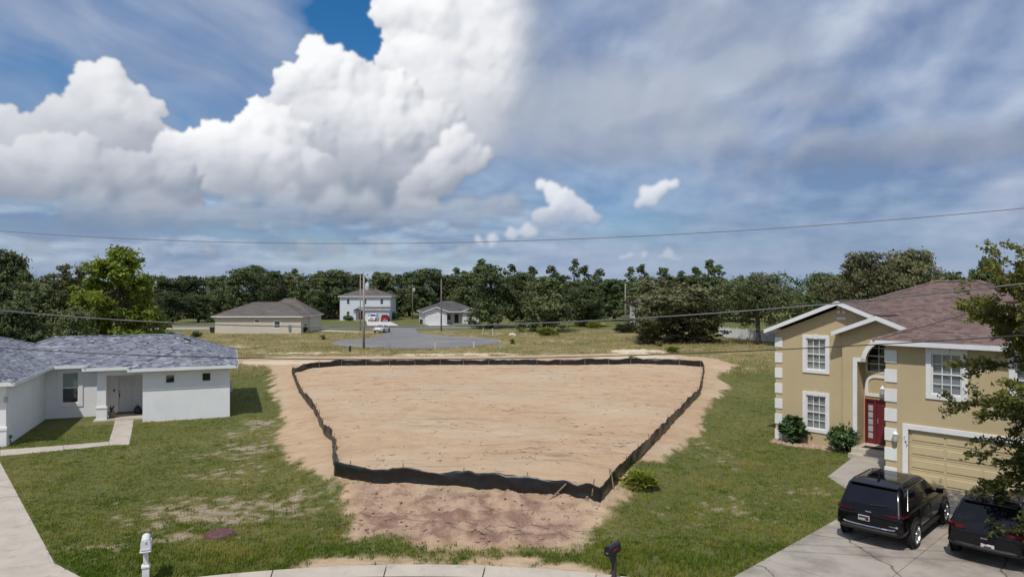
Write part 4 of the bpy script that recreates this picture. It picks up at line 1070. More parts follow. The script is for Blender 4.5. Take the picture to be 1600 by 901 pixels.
def white_two_storey():
    Yh = 176.0; x0 = GY(531.5, Yh); w = GY(609.5, Yh) - x0
    h = House('two_storey_house', (x0, Yh), 0, 'white two-storey house with red door and dark hip roof, cars parked in front'); r = h.root; zt = 6.1
    def rc(a, b, yl=0): p = h.wp(*a, yl); q = h.wp(*b, yl); return (p[0], q[0], p[1], q[1])
    ws = [rc((541.8, 475.2), (546.5, 466.8)), rc((569.8, 475), (572.8, 467)), rc((594.2, 475.2), (599, 466.8)), rc((541.5, 495), (546.3, 486.5))]
    wall_box(h, 0, w, 0, 9, zt, ws); h.wall.build('wall', FARW, r)
    for q in ws: far_win(r, *q, 0)
    for xa in (-0.06, w - 0.10): MB().box(xa, xa + 0.16, -0.05, 0.1, 0, zt).build('corner_board', TRIM, r)
    gx0 = h.wp(573, 495, 0)[0]
    MB().box(gx0 - 0.6, w - 0.02, -1.2, -0.003, 0, 3.0).build('garage_front', FARW, r)
    g = MB().box(gx0 + 0.5, w - 0.9, -1.26, -1.2, 0.02, 2.2).build('garage_door', DOORW, r)
    for j in range(4):
        for i in range(4): MB().box(gx0 + 0.6 + i * 1.18, gx0 + 1.65 + i * 1.18, -1.29, -1.262, 0.1 + j * 0.52, 0.5 + j * 0.52).build('panel', mat('door_panel_blue_grey', (0.48, 0.53, 0.58), 0.5), g)
    dx0, dx1 = h.wp(560.5, 495, 0)[0], h.wp(566.5, 495, 0)[0]
    MB().box(dx0, dx1, -0.06, -0.003, 0.2, 2.3).build('door', REDP, r); MB().box(dx0 - 0.9, dx1 + 0.3, -1.4, -0.01, -0.02, 0.18).build('porch_slab', CONC, r)
    pl = MB(); pl.box(dx0 - 0.75, dx0 - 0.5, -1.3, -1.05, 0.18, 2.75); pl.build('porch_post', TRIM, r)
    ro = FarRoof(22); ro.hip(-0.5, w + 0.5, -0.5, 9.5, zt + 0.15, 0.36)
    ro.plane([(gx0 - 1.0, -1.7, 2.95), (w + 0.35, -1.7, 2.95), (w + 0.35, 0, 3.55), (gx0 - 1.0, 0, 3.55)]); ro.fascia((gx0 - 1.0, -1.7, 2.95), (w + 0.35, -1.7, 2.95))
    ro.gable((dx0 + dx1) / 2 - 0.3, 1.5, -1.9, 0, 2.85, 3.5)
    ro.build(r, SH_FAR, DECK)
    sheet('driveway', [(x0 + gx0 + 0.1, Yh - 1.2, 0), (x0 + w - 0.4, Yh - 1.2, 0), G(623, 508.5), G(574, 508.5)], mat('concrete_far', (0.60, 0.56, 0.54), 0.9), 0.05, kind='structure', thick=0.05)
white_two_storey()

def white_cottage():
    Yh = 154.0; x0 = GY(664, 154)
    h = House('white_cottage', (x0, 154), 14, 'small white single-storey house with garage gable facing the far turning circle'); r = h.root; zt = 2.75
    # garage wing (front left), recessed porch, right bay
    h.front(0, 5.0, 0, 0, zt); h.wall.poly([(0, 0, zt), (5, 0, zt), (2.5, 0, zt + 1.0)]); h.side(0, 0, 12, 0, zt); h.side(5.0, 0, 3.0, 0, zt)
    win1 = (5.45, 6.35, 0.9, 2.15); win2 = (10.3, 11.2, 0.9, 2.15)
    h.front(5.0, 8.8, 3.0, 0, zt, [win1]); h.side(8.8, 1.4, 3.0, 0, zt); h.front(8.8, 12.6, 1.4, 0, zt, [win2]); h.wall.poly([(8.8, 1.4, zt), (12.6, 1.4, zt), (10.7, 1.4, zt + 0.75)]); h.side(12.6, 1.4, 12, 0, zt)
    h.wall.poly([(0, 12, 0), (12.6, 12, 0), (12.6, 12, zt), (0, 12, zt)]); h.wall.build('wall', FARW2, r)
    far_win(r, *win1, 3.0); far_win(r, *win2, 1.4)
    g = MB().box(0.45, 4.55, -0.05, -0.003, 0.02, 2.15).build('garage_door', DOORW, r)
    for j in range(4): MB().box(0.5, 4.5, -0.075, -0.052, 0.06 + j * 0.53, 0.52 + j * 0.53, 0.01).build('section', DOORW, g)
    MB().box(7.2, 8.15, 2.94, 2.997, 0.12, 2.2).build('door', mat('black_door_paint', (0.02, 0.02, 0.022), 0.4), r); MB().box(5.05, 8.75, 1.3, 2.99, -0.02, 0.1).build('porch_slab', CONC, r)
    ro = FarRoof(23); ro.hip(-0.5, 13.1, 0.9, 12.5, zt + 0.15, 0.40); ro.gable(2.5, 3.0, -0.5, 6, zt + 0.13, zt + 1.28); ro.gable(10.7, 2.3, 0.85, 5, zt + 0.13, zt + 1.0)
    ro.build(r, SH_DARK, DECK)
    a, b = h.lw(0.3, -0.1), h.lw(4.7, -0.1)
    sheet('driveway', [tuple(a), tuple(b), G(711, 510.3), G(674, 510.3)], mat('concrete_far', (0.60, 0.56, 0.54), 0.9), 0.055, kind='structure', thick=0.05)
white_cottage()

def grey_house():
    Yh = 150.0; x0 = GY(984, Yh)
    h = House('grey_house', (x0, Yh), -24, 'grey two-storey house half hidden behind the large round oak'); r = h.root; zt = 5.3
    win = [(1.0, 1.9, 3.2, 4.6), (4.2, 5.1, 3.2, 4.6), (1.0, 1.9, 0.8, 2.2)]
    wall_box(h, 0, 9, 0, 8, zt, win); h.wall.build('wall', GREYS, r)
    for q in win: far_win(r, *q, 0)
    ro = FarRoof(24); ro.hip(-0.5, 9.5, -0.5, 8.5, zt + 0.15, 0.40); ro.build(r, SH_FAR, DECK)
grey_house()
# ------------------------------------------------------------------ vehicles
def paint(name, col, rough=0.18, metal=0.0):
    return mat(name, col, rough, tuple(c * 0.93 for c in col), 1.5, coat=0.3, spec=0.22, metal=metal)
CAR_BLACK = paint('black_car_paint', (0.0035, 0.0035, 0.0045), 0.16)
CAR_BLACK2 = paint('black_car_paint_dusty', (0.006, 0.006, 0.007), 0.26)
CAR_WHITE = paint('white_car_paint', (0.75, 0.75, 0.75)); CAR_RED = paint('red_car_paint', (0.35, 0.012, 0.02))
CAR_GLASS = mat('car_glass', (0.004, 0.004, 0.007), 0.03, (0.007, 0.007, 0.010), 1.0, spec=0.5)
PLASTIC = mat('black_plastic', (0.018, 0.018, 0.019), 0.55, (0.026, 0.026, 0.026), 8)
RUBBER = mat('tyre_rubber', (0.014, 0.014, 0.014), 0.85, (0.022, 0.021, 0.02), 10)
ALLOY = mat('silver_alloy', (0.62, 0.63, 0.64), 0.28, (0.52, 0.53, 0.54), 8, metal=0.9)
CHROME = mat('chrome', (0.75, 0.76, 0.77), 0.12, (0.65, 0.66, 0.67), 6, metal=1.0)
LAMP_RED = mat('red_lamp_lens', (0.10, 0.005, 0.008), 0.12, (0.06, 0.003, 0.005), 20, spec=0.5)
LAMP_CLEAR = mat('clear_lamp_lens', (0.55, 0.57, 0.6), 0.08, (0.4, 0.42, 0.45), 20)
PLATE = mat('plate_white', (0.62, 0.63, 0.64), 0.4, (0.5, 0.5, 0.5), 14)
PLATE_D = mat('plate_dark_red', (0.10, 0.015, 0.02), 0.4)

def loft(mb, rings, closed_ring=True, caps=True):
    n = len(rings[0]); vs = [v for r in rings for v in r]; fs = []
    for i in range(len(rings) - 1):
        for k in range(n): fs.append((i * n + k, i * n + (k + 1) % n, (i + 1) * n + (k + 1) % n, (i + 1) * n + k))
    if caps: fs.append(tuple(range(n))[::-1]); fs.append(tuple((len(rings) - 1) * n + k for k in range(n)))
    mb.add(vs, fs)

def car(name, label, loc, ang, P, m_body, group=None, detail=True, cat='car'):
    """P: L,W,H plus belt, roof line and wheel data. x forward, y left"""
    root = empty(name, (loc[0], loc[1], loc[2] if len(loc) > 2 else 0.03), R(ang), label, cat, group)
    L, W, Hh, zb = P['L'], P['W'], P['H'], P['belt']; xr, xf = -P['rear'], L - P['rear']; hw = W / 2; zl = P.get('clear', 0.30); hz = P['hood']
    st = [(xr, .80, zl + .22, zb - .20), (xr + .05, .915, zl + .12, zb - .08), (xr + .22, .975, zl + .07, zb - .01), (P['ax_r'], 1.0, zl + .03, zb + .01), (0, .995, zl, zb),
          (P['ax_f'] - .3, .995, zl, zb - .02), (P['ax_f'] + .25, .985, zl + .02, hz), (xf - .22, .94, zl + .04, hz - .07), (xf - .06, .88, zl + .08, hz - .16), (xf, .80, zl + .16, hz - .30)]
    rings = []
    for x, k, a, b in st:
        w = hw * k; half = [(0, a), (w * .86, a), (w * .97, a + .10), (w, a + (b - a) * .38), (w * .995, a + (b - a) * .66), (w * .965, b - .07), (w * .90, b - .005), (w * .5, b + .03), (0, b + .04)]
        rings.append([(x, y, z) for y, z in half] + [(x, -y, z) for y, z in half[-2:0:-1]])
    mb = MB(); loft(mb, rings); body = mb.build('body', m_body, root, True)
    s = body.modifiers.new('sub', 'SUBSURF'); s.levels = 1; s.render_levels = 2 if detail else 1
    # greenhouse
    z0, z1 = zb + 0.02, Hh - 0.13
    def ln(a, b, z): return a + (b - a) * (z - z0) / (z1 - z0)
    HW = lambda z: ln(hw * .905, hw * P.get('tum', .76), z); XR = lambda z: ln(P['gr0'], P['gr1'], z); XF = lambda z: ln(P['gf0'], P['gf1'], z)
    rr = []
    def ring(z, a, b, w, rad):
        pts = []
        for cx, cy, a0 in ((b - rad, w - rad, 0), (a + rad, w - rad, 90), (a + rad, -w + rad, 180), (b - rad, -w + rad, 270)):
            for i in range(5): t = R(a0 + 90 * i / 4); pts.append((cx + rad * math.cos(t), cy + rad * math.sin(t), z))
        return pts
    for z in (z0 - 0.12, z0, (z0 + z1) / 2, z1): rr.append(ring(z, XR(z), XF(z), HW(z), 0.17))
    rr.append(ring(Hh - 0.05, XR(z1) + .10, XF(z1) - .16, HW(z1) - .06, 0.16)); rr.append(ring(Hh - 0.012, XR(z1) + .30, XF(z1) - .42, HW(z1) - .16, 0.2)); rr.append(ring(Hh, XR(z1) + .7, XF(z1) - .8, HW(z1) * .5, 0.15))
    mb = MB(); loft(mb, rr); cab = autosmooth(mb.build('cabin', m_body, root), 50)
    # glass
    e = 0.007; gz0, gz1 = z0 + 0.05, z1 - 0.03
    def sidewin(xa, xb, sg, frt=0.0, rea=0.0, nm='side_window'):
        q = [(xa, gz0), (xb, gz0), (xb - frt, gz1), (xa + rea, gz1)]
        b = MB(); b.prism([(x, sg * (HW(z) + e), z) for x, z in q], (0, -sg * 0.02, 0)); return b.build(nm, CAR_GLASS, root)
    fr0 = XF(gz0) - .20; dfr = XF(gz0) - XF(gz1); xr0 = XR(gz0) + P.get('dp', .40); drr = XR(gz1) - XR(gz0)
    cuts = P['cuts']
    for sg in (1, -1):
        sidewin(cuts[0] + .03, fr0, sg, frt=dfr); sidewin(cuts[1] + .03, cuts[0] - .03, sg)
        if xr0 < cuts[1] - .15: sidewin(xr0, cuts[1] - .03, sg, rea=drr + P.get('qslant', 0.12))
        c = MB(); pts = [(xr0 - .04, gz0 - .03), (xr0 + drr + P.get('qslant', .12) - .05, gz1 + .02), (fr0 - dfr, gz1 + .03)]
        c.tube([(x, sg * (HW(z) + .01), z) for x, z in pts], 0.007, 6); c.build('window_trim', CHROME if P.get('chrome') else PLASTIC, root)
    def endglass(nm, X, sgn, m=0.13):
        q = []
        for z, s_ in ((gz0 + .02, -1), (gz0 + .02, 1), (gz1, 1), (gz1, -1)): q.append((X(z) + sgn * e, s_ * (HW(z) - m), z))
        b = MB(); b.prism(q, (-sgn * .02, 0, 0)); return b.build(nm, CAR_GLASS, root)
    endglass('rear_window', XR, -1); endglass('windscreen', XF, 1, 0.10)
    # wheels
    wr = P['wr']
    for x in (P['ax_r'], P['ax_f']):
        for sg in (1, -1):
            well = MB(); well.lathe([(wr + .085, 0), (wr + .085, .012)], 28, Matrix.Translation((x, sg * (hw - .012), wr + .02)) @ Matrix.Rotation(R(90) * -sg, 4, 'X')); well.build('wheel_gap_disc', PLASTIC, root)  # dark disc on the body side, drawn for the shaded wheel opening
            w = empty('wheel', (x, sg * (hw - .065), wr)); w.parent = root; w.rotation_euler = (R(-90) * sg, 0, 0)
            MB().lathe([(wr * .70, -.11), (wr * .93, -.11), (wr, -.085), (wr, .085), (wr * .95, .115), (wr * .72, .12), (wr * .70, .06)], 28, None, False).build('tyre', RUBBER, w, True)
            rm = MB(); rm.lathe([(wr * .71, .06), (wr * .71, .105), (wr * .66, .112), (wr * .63, .06), (wr * .2, .05)], 28); ns = P.get('spokes', 5)
            for k in range(ns * 2):
                a0 = 2 * math.pi * (k // 2) / ns + (0.13 if k % 2 else -0.13); ca, sa = math.cos(a0), math.sin(a0); ww = wr * .055
                rm.prism([(wr * .12 * ca - ww * sa, wr * .12 * sa + ww * ca, .085), (wr * .67 * ca - ww * sa, wr * .67 * sa + ww * ca, .105), (wr * .67 * ca + ww * sa, wr * .67 * sa - ww * ca, .105), (wr * .12 * ca + ww * sa, wr * .12 * sa - ww * ca, .085)], (0, 0, -.03))
            rm.lathe([(wr * .15, .06), (wr * .15, .10), (wr * .08, .108)], 14)
            MB().lathe([(wr * .64, .0), (wr * .64, .045)], 20).build('hub', BLACKM, w); rm.build('rim', ALLOY, w)
    # mirrors, rear and front fittings
    for sg in (1, -1):
        b = MB(); b.box(XF(gz0) - .42, XF(gz0) - .22, sg * (HW(gz0) + .06), sg * (HW(gz0) + .26), gz0 - .02, gz0 + .14, .03); b.tube([(XF(gz0) - .33, sg * (HW(gz0) - .02), gz0 + .0), (XF(gz0) - .33, sg * (HW(gz0) + .1), gz0 + .02)], .03, 6); b.build('wing_mirror', m_body if not P.get('blk_mirror') else PLASTIC, root)
        ya, yb = P['tail']; zt0, zt1 = P['tail_z']
        q = [(xr + .02, sg * ya * hw, zt0 + .02), (xr + .03, sg * (ya + yb) / 2 * hw, zt0), (xr + .13, sg * yb * hw, zt0), (xr + .36, sg * (hw * .99 + .01), zt0 + .02), (xr + .36, sg * (hw * .985 + .01), zt1), (xr + .13, sg * yb * hw * .99, zt1), (xr + .03, sg * (ya + yb) / 2 * hw, zt1), (xr + .02, sg * ya * hw, zt1 - .02)]
        q = [(x - .025, y, z) for x, y, z in q]
        lo_, hi_ = q[:4], q[4:][::-1]; b = MB(); vs = lo_ + hi_; vin = [(x + .10, y * .95, z) for x, y, z in vs]; n = 4
        fs = [(i, i + 1, n + i + 1, n + i) for i in range(3)]; fs += [(8 + i, 8 + n + i, 8 + n + i + 1, 8 + i + 1) for i in range(3)]; fs += [(i, i + 8, i + 9, i + 1) for i in range(3)] + [(n + i, n + i + 1, n + i + 9, n + i + 8) for i in range(3)] + [(0, n, n + 8, 8), (3, 11, n + 11, n + 3)]
        b.add(vs + vin, fs); b.build('tail_light', LAMP_RED, root)
        b = MB(); b.box(xr + .03, xr + .09, sg * hw * .60, sg * hw * .86, zl + .33, zl + .39, .01); b.build('reflector', LAMP_RED, root)
        b = MB(); b.box(xf - .16, xf - .03, sg * hw * .50, sg * hw * .83, hz - .26, hz - .15, .03); b.build('headlight', LAMP_CLEAR, root)
    bump = MB(); ys = np.linspace(-1, 1, 15)
    bump.tube([(xr - .012 + .22 * abs(t) ** 5, t * hw * .93, zl + .24) for t in ys], .05, 8); bump.build('rear_bumper_skirt', PLASTIC, root)
    if P.get('strip'):
        b = MB(); b.tube([(xr - .03 + .20 * abs(t) ** 5, t * hw * .90, zl + .335 + .03 * abs(t) ** 4) for t in ys], .024, 8); b.build('chrome_strip', CHROME, root)
    gr = MB(); gr.box(xf - .05, xf + .012, -hw * .46, hw * .46, hz - .36, hz - .17, .02); gr.build('grille', PLASTIC, root)
    fb = MB(); fb.tube([(xf - .02 - .22 * abs(t) ** 4, t * hw * .86, zl + .22) for t in ys], .09, 8); fb.build('front_bumper', PLASTIC if P.get('black_front') else m_body, root)
    sp = MB(); q = XR(z1); sp.prism([(q - .05, -HW(z1) * .86, z1 + .045), (q - .05, HW(z1) * .86, z1 + .045), (q + .22, HW(z1) * .86, z1 + .09), (q + .22, -HW(z1) * .86, z1 + .09)], (0, 0, .03)); sp.build('spoiler', m_body, root)
    zp = P.get('plate_z', zb - .35)
    pl = MB().box(xr - .028, xr - .01, P.get('plate_y', 0) - .155, P.get('plate_y', 0) + .155, zp, zp + .15, .004).build('number_plate', PLATE, root)
    if detail:
        py = P.get('plate_y', 0)
        for k, (ya, yb, za, zb_, mm) in enumerate(P['plate_marks']): MB().box(xr - (.033 if mm else .037), xr - .027, py - ya, py - yb, zp + za, zp + zb_).build('plate_mark', mm or PLATE, pl)
        b = MB()                                                   # small bright badge letters on the tailgate
        for k in range(4): b.box(xr - .022, xr + .0, -.075 + k * .04, -.045 + k * .04, zp + .27, zp + .30)
        b.build('badge', CHROME, root)
        if P.get('badge2'):
            b = MB(); b.box(xr + .0, xr + .02, -hw * .78, -hw * .56, zp - .03, zp - .015); b.box(xr - .005, xr + .02, -hw * .80, -hw * .74, zp - .045, zp + .01); b.build('model_badge', CHROME, root)
        wi = MB(); zz = gz0 + .05; wi.tube([(XR(zz) - .03, -.02, zz), (XR(zz) - .035, -.34, zz + .03), (XR(zz) - .03, -.45, zz + .05)], .012, 6); wi.build('rear_wiper', PLASTIC, root)
        hl = MB().box(XR(z1) + .0, XR(z1) + .03, -.14, .14, z1 + .03, z1 + .05).build('high_brake_light', LAMP_RED, root)
        sr = MB(); za = Hh - .002; sr.box(XR(z1) + .55, XR(z1) + 1.25, -.42, .42, za - .03, za + .006, .01); sr.box(XR(z1) + 1.32, XF(z1) - .5, -.42, .42, za - .03, za + .006, .01); sr.build('sunroof', CAR_GLASS, root)
        for sg in (1, -1):
            b = MB(); xa, xb_ = XR(z1) + .25, XF(z1) - .35; y_ = sg * (HW(z1) - .075)
            rh = .015 if P.get('rail') else -.035
            b.tube([(xa, y_, Hh - .07), (xa + .1, y_, Hh + rh), (xb_ - .15, y_, Hh + rh), (xb_, y_, Hh - .07)], .018 if P.get('rail') else .010, 6); b.build('roof_rail', ALLOY if P.get('rail') else PLASTIC, root)
            for xh in (cuts[0] - .25, cuts[1] - .15): MB().box(xh, xh + .2, sg * (hw * .985), sg * (hw * .985 + .03), zb - .13, zb - .09, .008).build('door_handle', m_body, root)
            sl = MB(); sl.box(P['ax_r'] + .5, P['ax_f'] - .5, sg * hw * .95, sg * hw * 1.0, zl - .02, zl + .12, .02); sl.build('sill', PLASTIC, root)
            dl = MB()
            for xd in (cuts[0], cuts[1]): dl.box(xd - .004, xd + .004, sg * (hw * .975), sg * (hw * .9995 + .004), zl + .15, zb - .06)
            dl.build('door_seam', BLACKM, root)
        ae = MB(); ae.prism([(XR(z1) + .35, -.02, Hh - .03), (XR(z1) + .55, -.02, Hh - .02), (XR(z1) + .37, -.02, Hh + .10)], (0, .04, 0)); ae.build('aerial', m_body if not P.get('rail') else ALLOY, root)
    return root
BIG = dict(L=4.95, W=1.96, H=1.80, belt=1.10, hood=1.07, rear=2.47, ax_r=-1.5, ax_f=1.5, gr0=-2.36, gr1=-2.02, gf0=1.15, gf1=.22, tum=.775, wr=.385, cuts=(.02, -1.0), tail=(.42, .92), tail_z=(1.0, 1.05), chrome=True, strip=True, badge2=True, spokes=5, plate_z=.76, plate_y=.12,
           plate_marks=[(.14, .055, .018, .132, PLATE_D), (.05, -.14, .018, .132, PLASTIC), (.03, -.02, .03, .07, None), (-.03, -.08, .03, .07, None), (-.09, -.13, .03, .07, None)], clear=.30)
MID = dict(L=4.62, W=1.88, H=1.68, belt=1.05, hood=1.02, rear=2.30, ax_r=-1.35, ax_f=1.35, gr0=-2.16, gr1=-1.72, gf0=1.1, gf1=.25, tum=.77, wr=.36, cuts=(.0, -.9), tail=(.50, .93), tail_z=(.93, 1.03), rail=True, spokes=5, plate_z=.50, plate_y=-.08, blk_mirror=True,
           plate_marks=[(.09, -.08, .07, .10, PLATE_D)], clear=.28)
SED = dict(L=4.8, W=1.84, H=1.46, belt=.93, hood=.90, rear=2.4, ax_r=-1.4, ax_f=1.4, gr0=-1.9, gr1=-.95, gf0=1.1, gf1=.25, tum=.74, wr=.33, cuts=(.0, -.95), tail=(.5, .92), tail_z=(.74, .86), dp=.2, qslant=.0, spokes=7, plate_marks=[], clear=.24)
def rot2(x, y, a): return x * math.cos(a) - y * math.sin(a), x * math.sin(a) + y * math.cos(a)
A1 = 44.0
c_ = G(1425.5, 855); d_ = rot2(-1.5, -.88, R(A1)); car('black_suv', 'larger black SUV with chrome bumper strip parked nearest the lawn on the driveway', (c_[0] - d_[0], c_[1] - d_[1], 0.03), A1, BIG, CAR_BLACK, cat='SUV')
c_ = G(1497, 860); d_ = rot2(-1.35, .84, R(43)); car('black_suv', 'black SUV with silver roof rails parked under the leafy branches at the right edge', (c_[0] - d_[0], c_[1] - d_[1], 0.03), 43, MID, CAR_BLACK2, cat='SUV')
TRK = dict(MID); TRK.update(H=1.88, belt=1.15, hood=1.15, L=5.0, rear=2.5, black_front=True, gf0=.9, gf1=.2)
FX = GY(583, 170); car('white_suv', 'white SUV with black front parked on the drive of the two-storey house', (FX, 170.5, 0.06), -90, TRK, CAR_WHITE, detail=False, cat='SUV')
RED = dict(MID); car('red_suv', 'red SUV parked beside the white SUV by the two-storey house', (GY(602, 169.5), 169.5, 0.06), 96, RED, CAR_RED, detail=False, cat='SUV')
car('white_sedan', 'white sedan standing on the road by the far turning circle', (GY(597, 124), 124.0, 0.06), 82, SED, CAR_WHITE, detail=False)
# ------------------------------------------------------------------ vegetation
def leaf_mat(name, c1, c2, trans=0.25, rough=0.6, spec=0.25):
    m = bpy.data.materials.new(name); m.use_nodes = True; nt = m.node_tree; nt.nodes.clear()
    at = nt.nodes.new('ShaderNodeAttribute'); at.attribute_name = 'tone'
    oi = nt.nodes.new('ShaderNodeObjectInfo')
    mx = nt.nodes.new('ShaderNodeMix'); mx.data_type = 'RGBA'; nt.links.new(at.outputs['Fac'], mx.inputs[0]); mx.inputs[6].default_value = (*c1, 1); mx.inputs[7].default_value = (*c2, 1)
    mr = nt.nodes.new('ShaderNodeMapRange'); nt.links.new(oi.outputs['Random'], mr.inputs[0]); mr.inputs[3].default_value = 0.78; mr.inputs[4].default_value = 1.22
    sc = nt.nodes.new('ShaderNodeVectorMath'); sc.operation = 'SCALE'; nt.links.new(mx.outputs[2], sc.inputs[0]); nt.links.new(mr.outputs[0], sc.inputs['Scale'])
    b = nt.nodes.new('ShaderNodeBsdfPrincipled'); nt.links.new(sc.outputs[0], b.inputs['Base Color']); b.inputs['Roughness'].default_value = rough; b.inputs['Specular IOR Level'].default_value = spec
    t = nt.nodes.new('ShaderNodeBsdfTranslucent'); nt.links.new(sc.outputs[0], t.inputs[0])
    ms = nt.nodes.new('ShaderNodeMixShader'); ms.inputs[0].default_value = trans; nt.links.new(b.outputs[0], ms.inputs[1]); nt.links.new(t.outputs[0], ms.inputs[2])
    o = nt.nodes.new('ShaderNodeOutputMaterial'); nt.links.new(ms.outputs[0], o.inputs[0])
    return m
OAK = leaf_mat('oak_leaves', (0.089, 0.122, 0.046), (0.206, 0.227, 0.095))
OAK_D = leaf_mat('dark_oak_leaves', (0.061, 0.088, 0.035), (0.137, 0.169, 0.066))
OLIVE = leaf_mat('olive_oak_leaves', (0.120, 0.130, 0.056), (0.225, 0.217, 0.108))
PINE = leaf_mat('pine_needles', (0.061, 0.098, 0.032), (0.160, 0.208, 0.061))
PINE_B = leaf_mat('bright_pine_needles', (0.122, 0.187, 0.023), (0.300, 0.350, 0.048), 0.35)
MAPLE = leaf_mat('yellow_green_leaves', (0.070, 0.080, 0.014), (0.24, 0.215, 0.045), 0.4)
MAPLE_D = leaf_mat('dark_green_leaves', (0.030, 0.042, 0.016), (0.085, 0.092, 0.028), 0.3)
SHRUB = leaf_mat('glossy_shrub_leaves', (0.022, 0.060, 0.018), (0.085, 0.155, 0.035), 0.2, 0.35, 0.5)
PALMETTO = leaf_mat('palmetto_fronds', (0.16, 0.21, 0.025), (0.36, 0.37, 0.06), 0.35)
PALM_D = leaf_mat('dark_palmetto_fronds', (0.045, 0.055, 0.025), (0.13, 0.13, 0.07), 0.2)
GRASS = leaf_mat('lawn_grass', (0.088, 0.142, 0.012), (0.330, 0.290, 0.072), 0.3, 0.75, 0.1)
DRYG = leaf_mat('field_grass', (0.155, 0.165, 0.045), (0.42, 0.335, 0.16), 0.3, 0.85, 0.1)
BARK = mat('bark', (0.105, 0.085, 0.068), 0.95, (0.065, 0.052, 0.042), 6, 0.6, 20)
BARK_P = mat('pine_bark', (0.15, 0.105, 0.075), 0.95, (0.085, 0.060, 0.045), 5, 0.6, 18)

def leaf_quads(C, Nrm, size, tone, rs, aspect=1.7, curl=True):
    """C (n,3) centres, Nrm (n,3) normals -> diamond leaves of two triangles"""
    n = len(C); N = Nrm / (np.linalg.norm(Nrm, axis=1, keepdims=True) + 1e-9)
    a = rs.normal(size=(n, 3)); u = np.cross(N, a); u /= np.linalg.norm(u, axis=1, keepdims=True) + 1e-9; w = np.cross(N, u)
    s = size[:, None]
    V = np.stack([C - u * s * aspect * .5, C + w * s * .5, C + u * s * aspect * .5, C - w * s * .5], 1).reshape(-1, 3)
    Fc = np.arange(4 * n).reshape(n, 4)
    return V, Fc, np.repeat(tone, 4)
def crown_mesh(name, clumps, n_sub, n_leaf, leaf, seed, sig=0.16, mats=OAK, up=0.45, tone_j=0.25, hollow=0.72, aspect=1.7, vdir=None):
    """clumps (cx,cy,cz,rx,ry,rz); leaves gather in twigs (sub-clumps) near each clump's surface"""
    rs = np.random.RandomState(seed); Cs, Ns, Ss, Ts = [], [], [], []
    tot = sum(c[3] * c[5] for c in clumps)
    for c in clumps:
        k = max(3, int(n_sub * c[3] * c[5] / tot))
        d = rs.normal(size=(k, 3)); d /= np.linalg.norm(d, axis=1, keepdims=True)
        rad = hollow + (1 - hollow) * rs.rand(k, 1) ** .7; rad *= np.where(rs.rand(k, 1) < .12, .75, 1)
        R3 = np.array(c[3:6]); P = np.array(c[:3]) + d * R3 * rad
        ssz = sig * (R3.mean()) * rs.uniform(.6, 1.4, (k, 1)); t0 = np.clip(rs.normal(.45, tone_j, k), 0, 1)
        m = n_leaf
        pt = np.repeat(P, m, 0) + rs.normal(size=(k * m, 3)) * np.repeat(ssz, m, 0) * np.array([1, 1, .62])
        dd = np.repeat(d, m, 0)
        N = dd * .6 + np.array([0, 0, up]) + rs.normal(size=(k * m, 3)) * .62
        Cs.append(pt); Ns.append(N); Ss.append(leaf * rs.uniform(.55, 1.35, k * m)); Ts.append(np.clip(np.repeat(t0, m) + rs.normal(size=k * m) * .16, 0, 1))
    C = np.concatenate(Cs); V, Fc, T = leaf_quads(C, np.concatenate(Ns), np.concatenate(Ss), np.concatenate(Ts), rs, aspect)
    V[:, 2] = np.maximum(V[:, 2], 0.03)
    me = mesh_from(name, V, Fc); add_attr(me, 'tone', T); me.materials.append(mats); return me
def trunk_mesh(name, h, r0, limbs, seed, m, lean=0.0):
    """tapered trunk and limbs; limbs = list of end points"""
    rd = random.Random(seed); b = MB(); pts = [(lean * h * t + rd.uniform(-.03, .03) * h * .3 * (t > 0), rd.uniform(-.03, .03) * h * .3 * (t > 0), h * t - (0.15 if t == 0 else 0)) for t in (0, .12, .35, .65, 1)]
    b.tube(pts, [r0 * 1.35, r0, r0 * .85, r0 * .62, r0 * .25], 8)
    for e in limbs:
        t = rd.uniform(.35, .85); s = Vector((lean * h * t, 0, h * t)); e = Vector(e); mid = s.lerp(e, .5) + Vector((rd.uniform(-.3, .3), rd.uniform(-.3, .3), rd.uniform(0, .5)))
        b.tube([s, mid, e], [r0 * .5, r0 * .3, r0 * .09], 6, False)
    me = b.mesh(name, True); me.materials.append(m); return me

PROTO = {}
def make_proto(key, crown, trunk): PROTO[key] = (crown, trunk)
def oak_clumps(seed, R0, Hh, base, n=13, spread=1.0):
    rd = random.Random(seed); cl = []
    for i in range(n):
        a = rd.uniform(0, 2 * math.pi); q = rd.random() ** .6; z = base + (Hh - base) * (rd.random() ** .8)
        f = math.sin(math.pi * min(max((z - base) / (Hh - base) * .82 + .18, 0), 1)) ** .6
        rr = R0 * f * q * .68 * spread; s = R0 * rd.uniform(.26, .42)
        cl.append((rr * math.cos(a), rr * math.sin(a), min(max(z, base + s * .5), Hh - s * .8), s, s, s * rd.uniform(.65, .9)))
    cl.append((0, 0, (Hh + base) * .52, R0 * .55, R0 * .55, (Hh - base) * .34))
    return cl
def limbs_for(cl, k=7, seed=1): rd = random.Random(seed); return [(c[0] * .85, c[1] * .85, c[2]) for c in rd.sample(cl, min(k, len(cl)))]
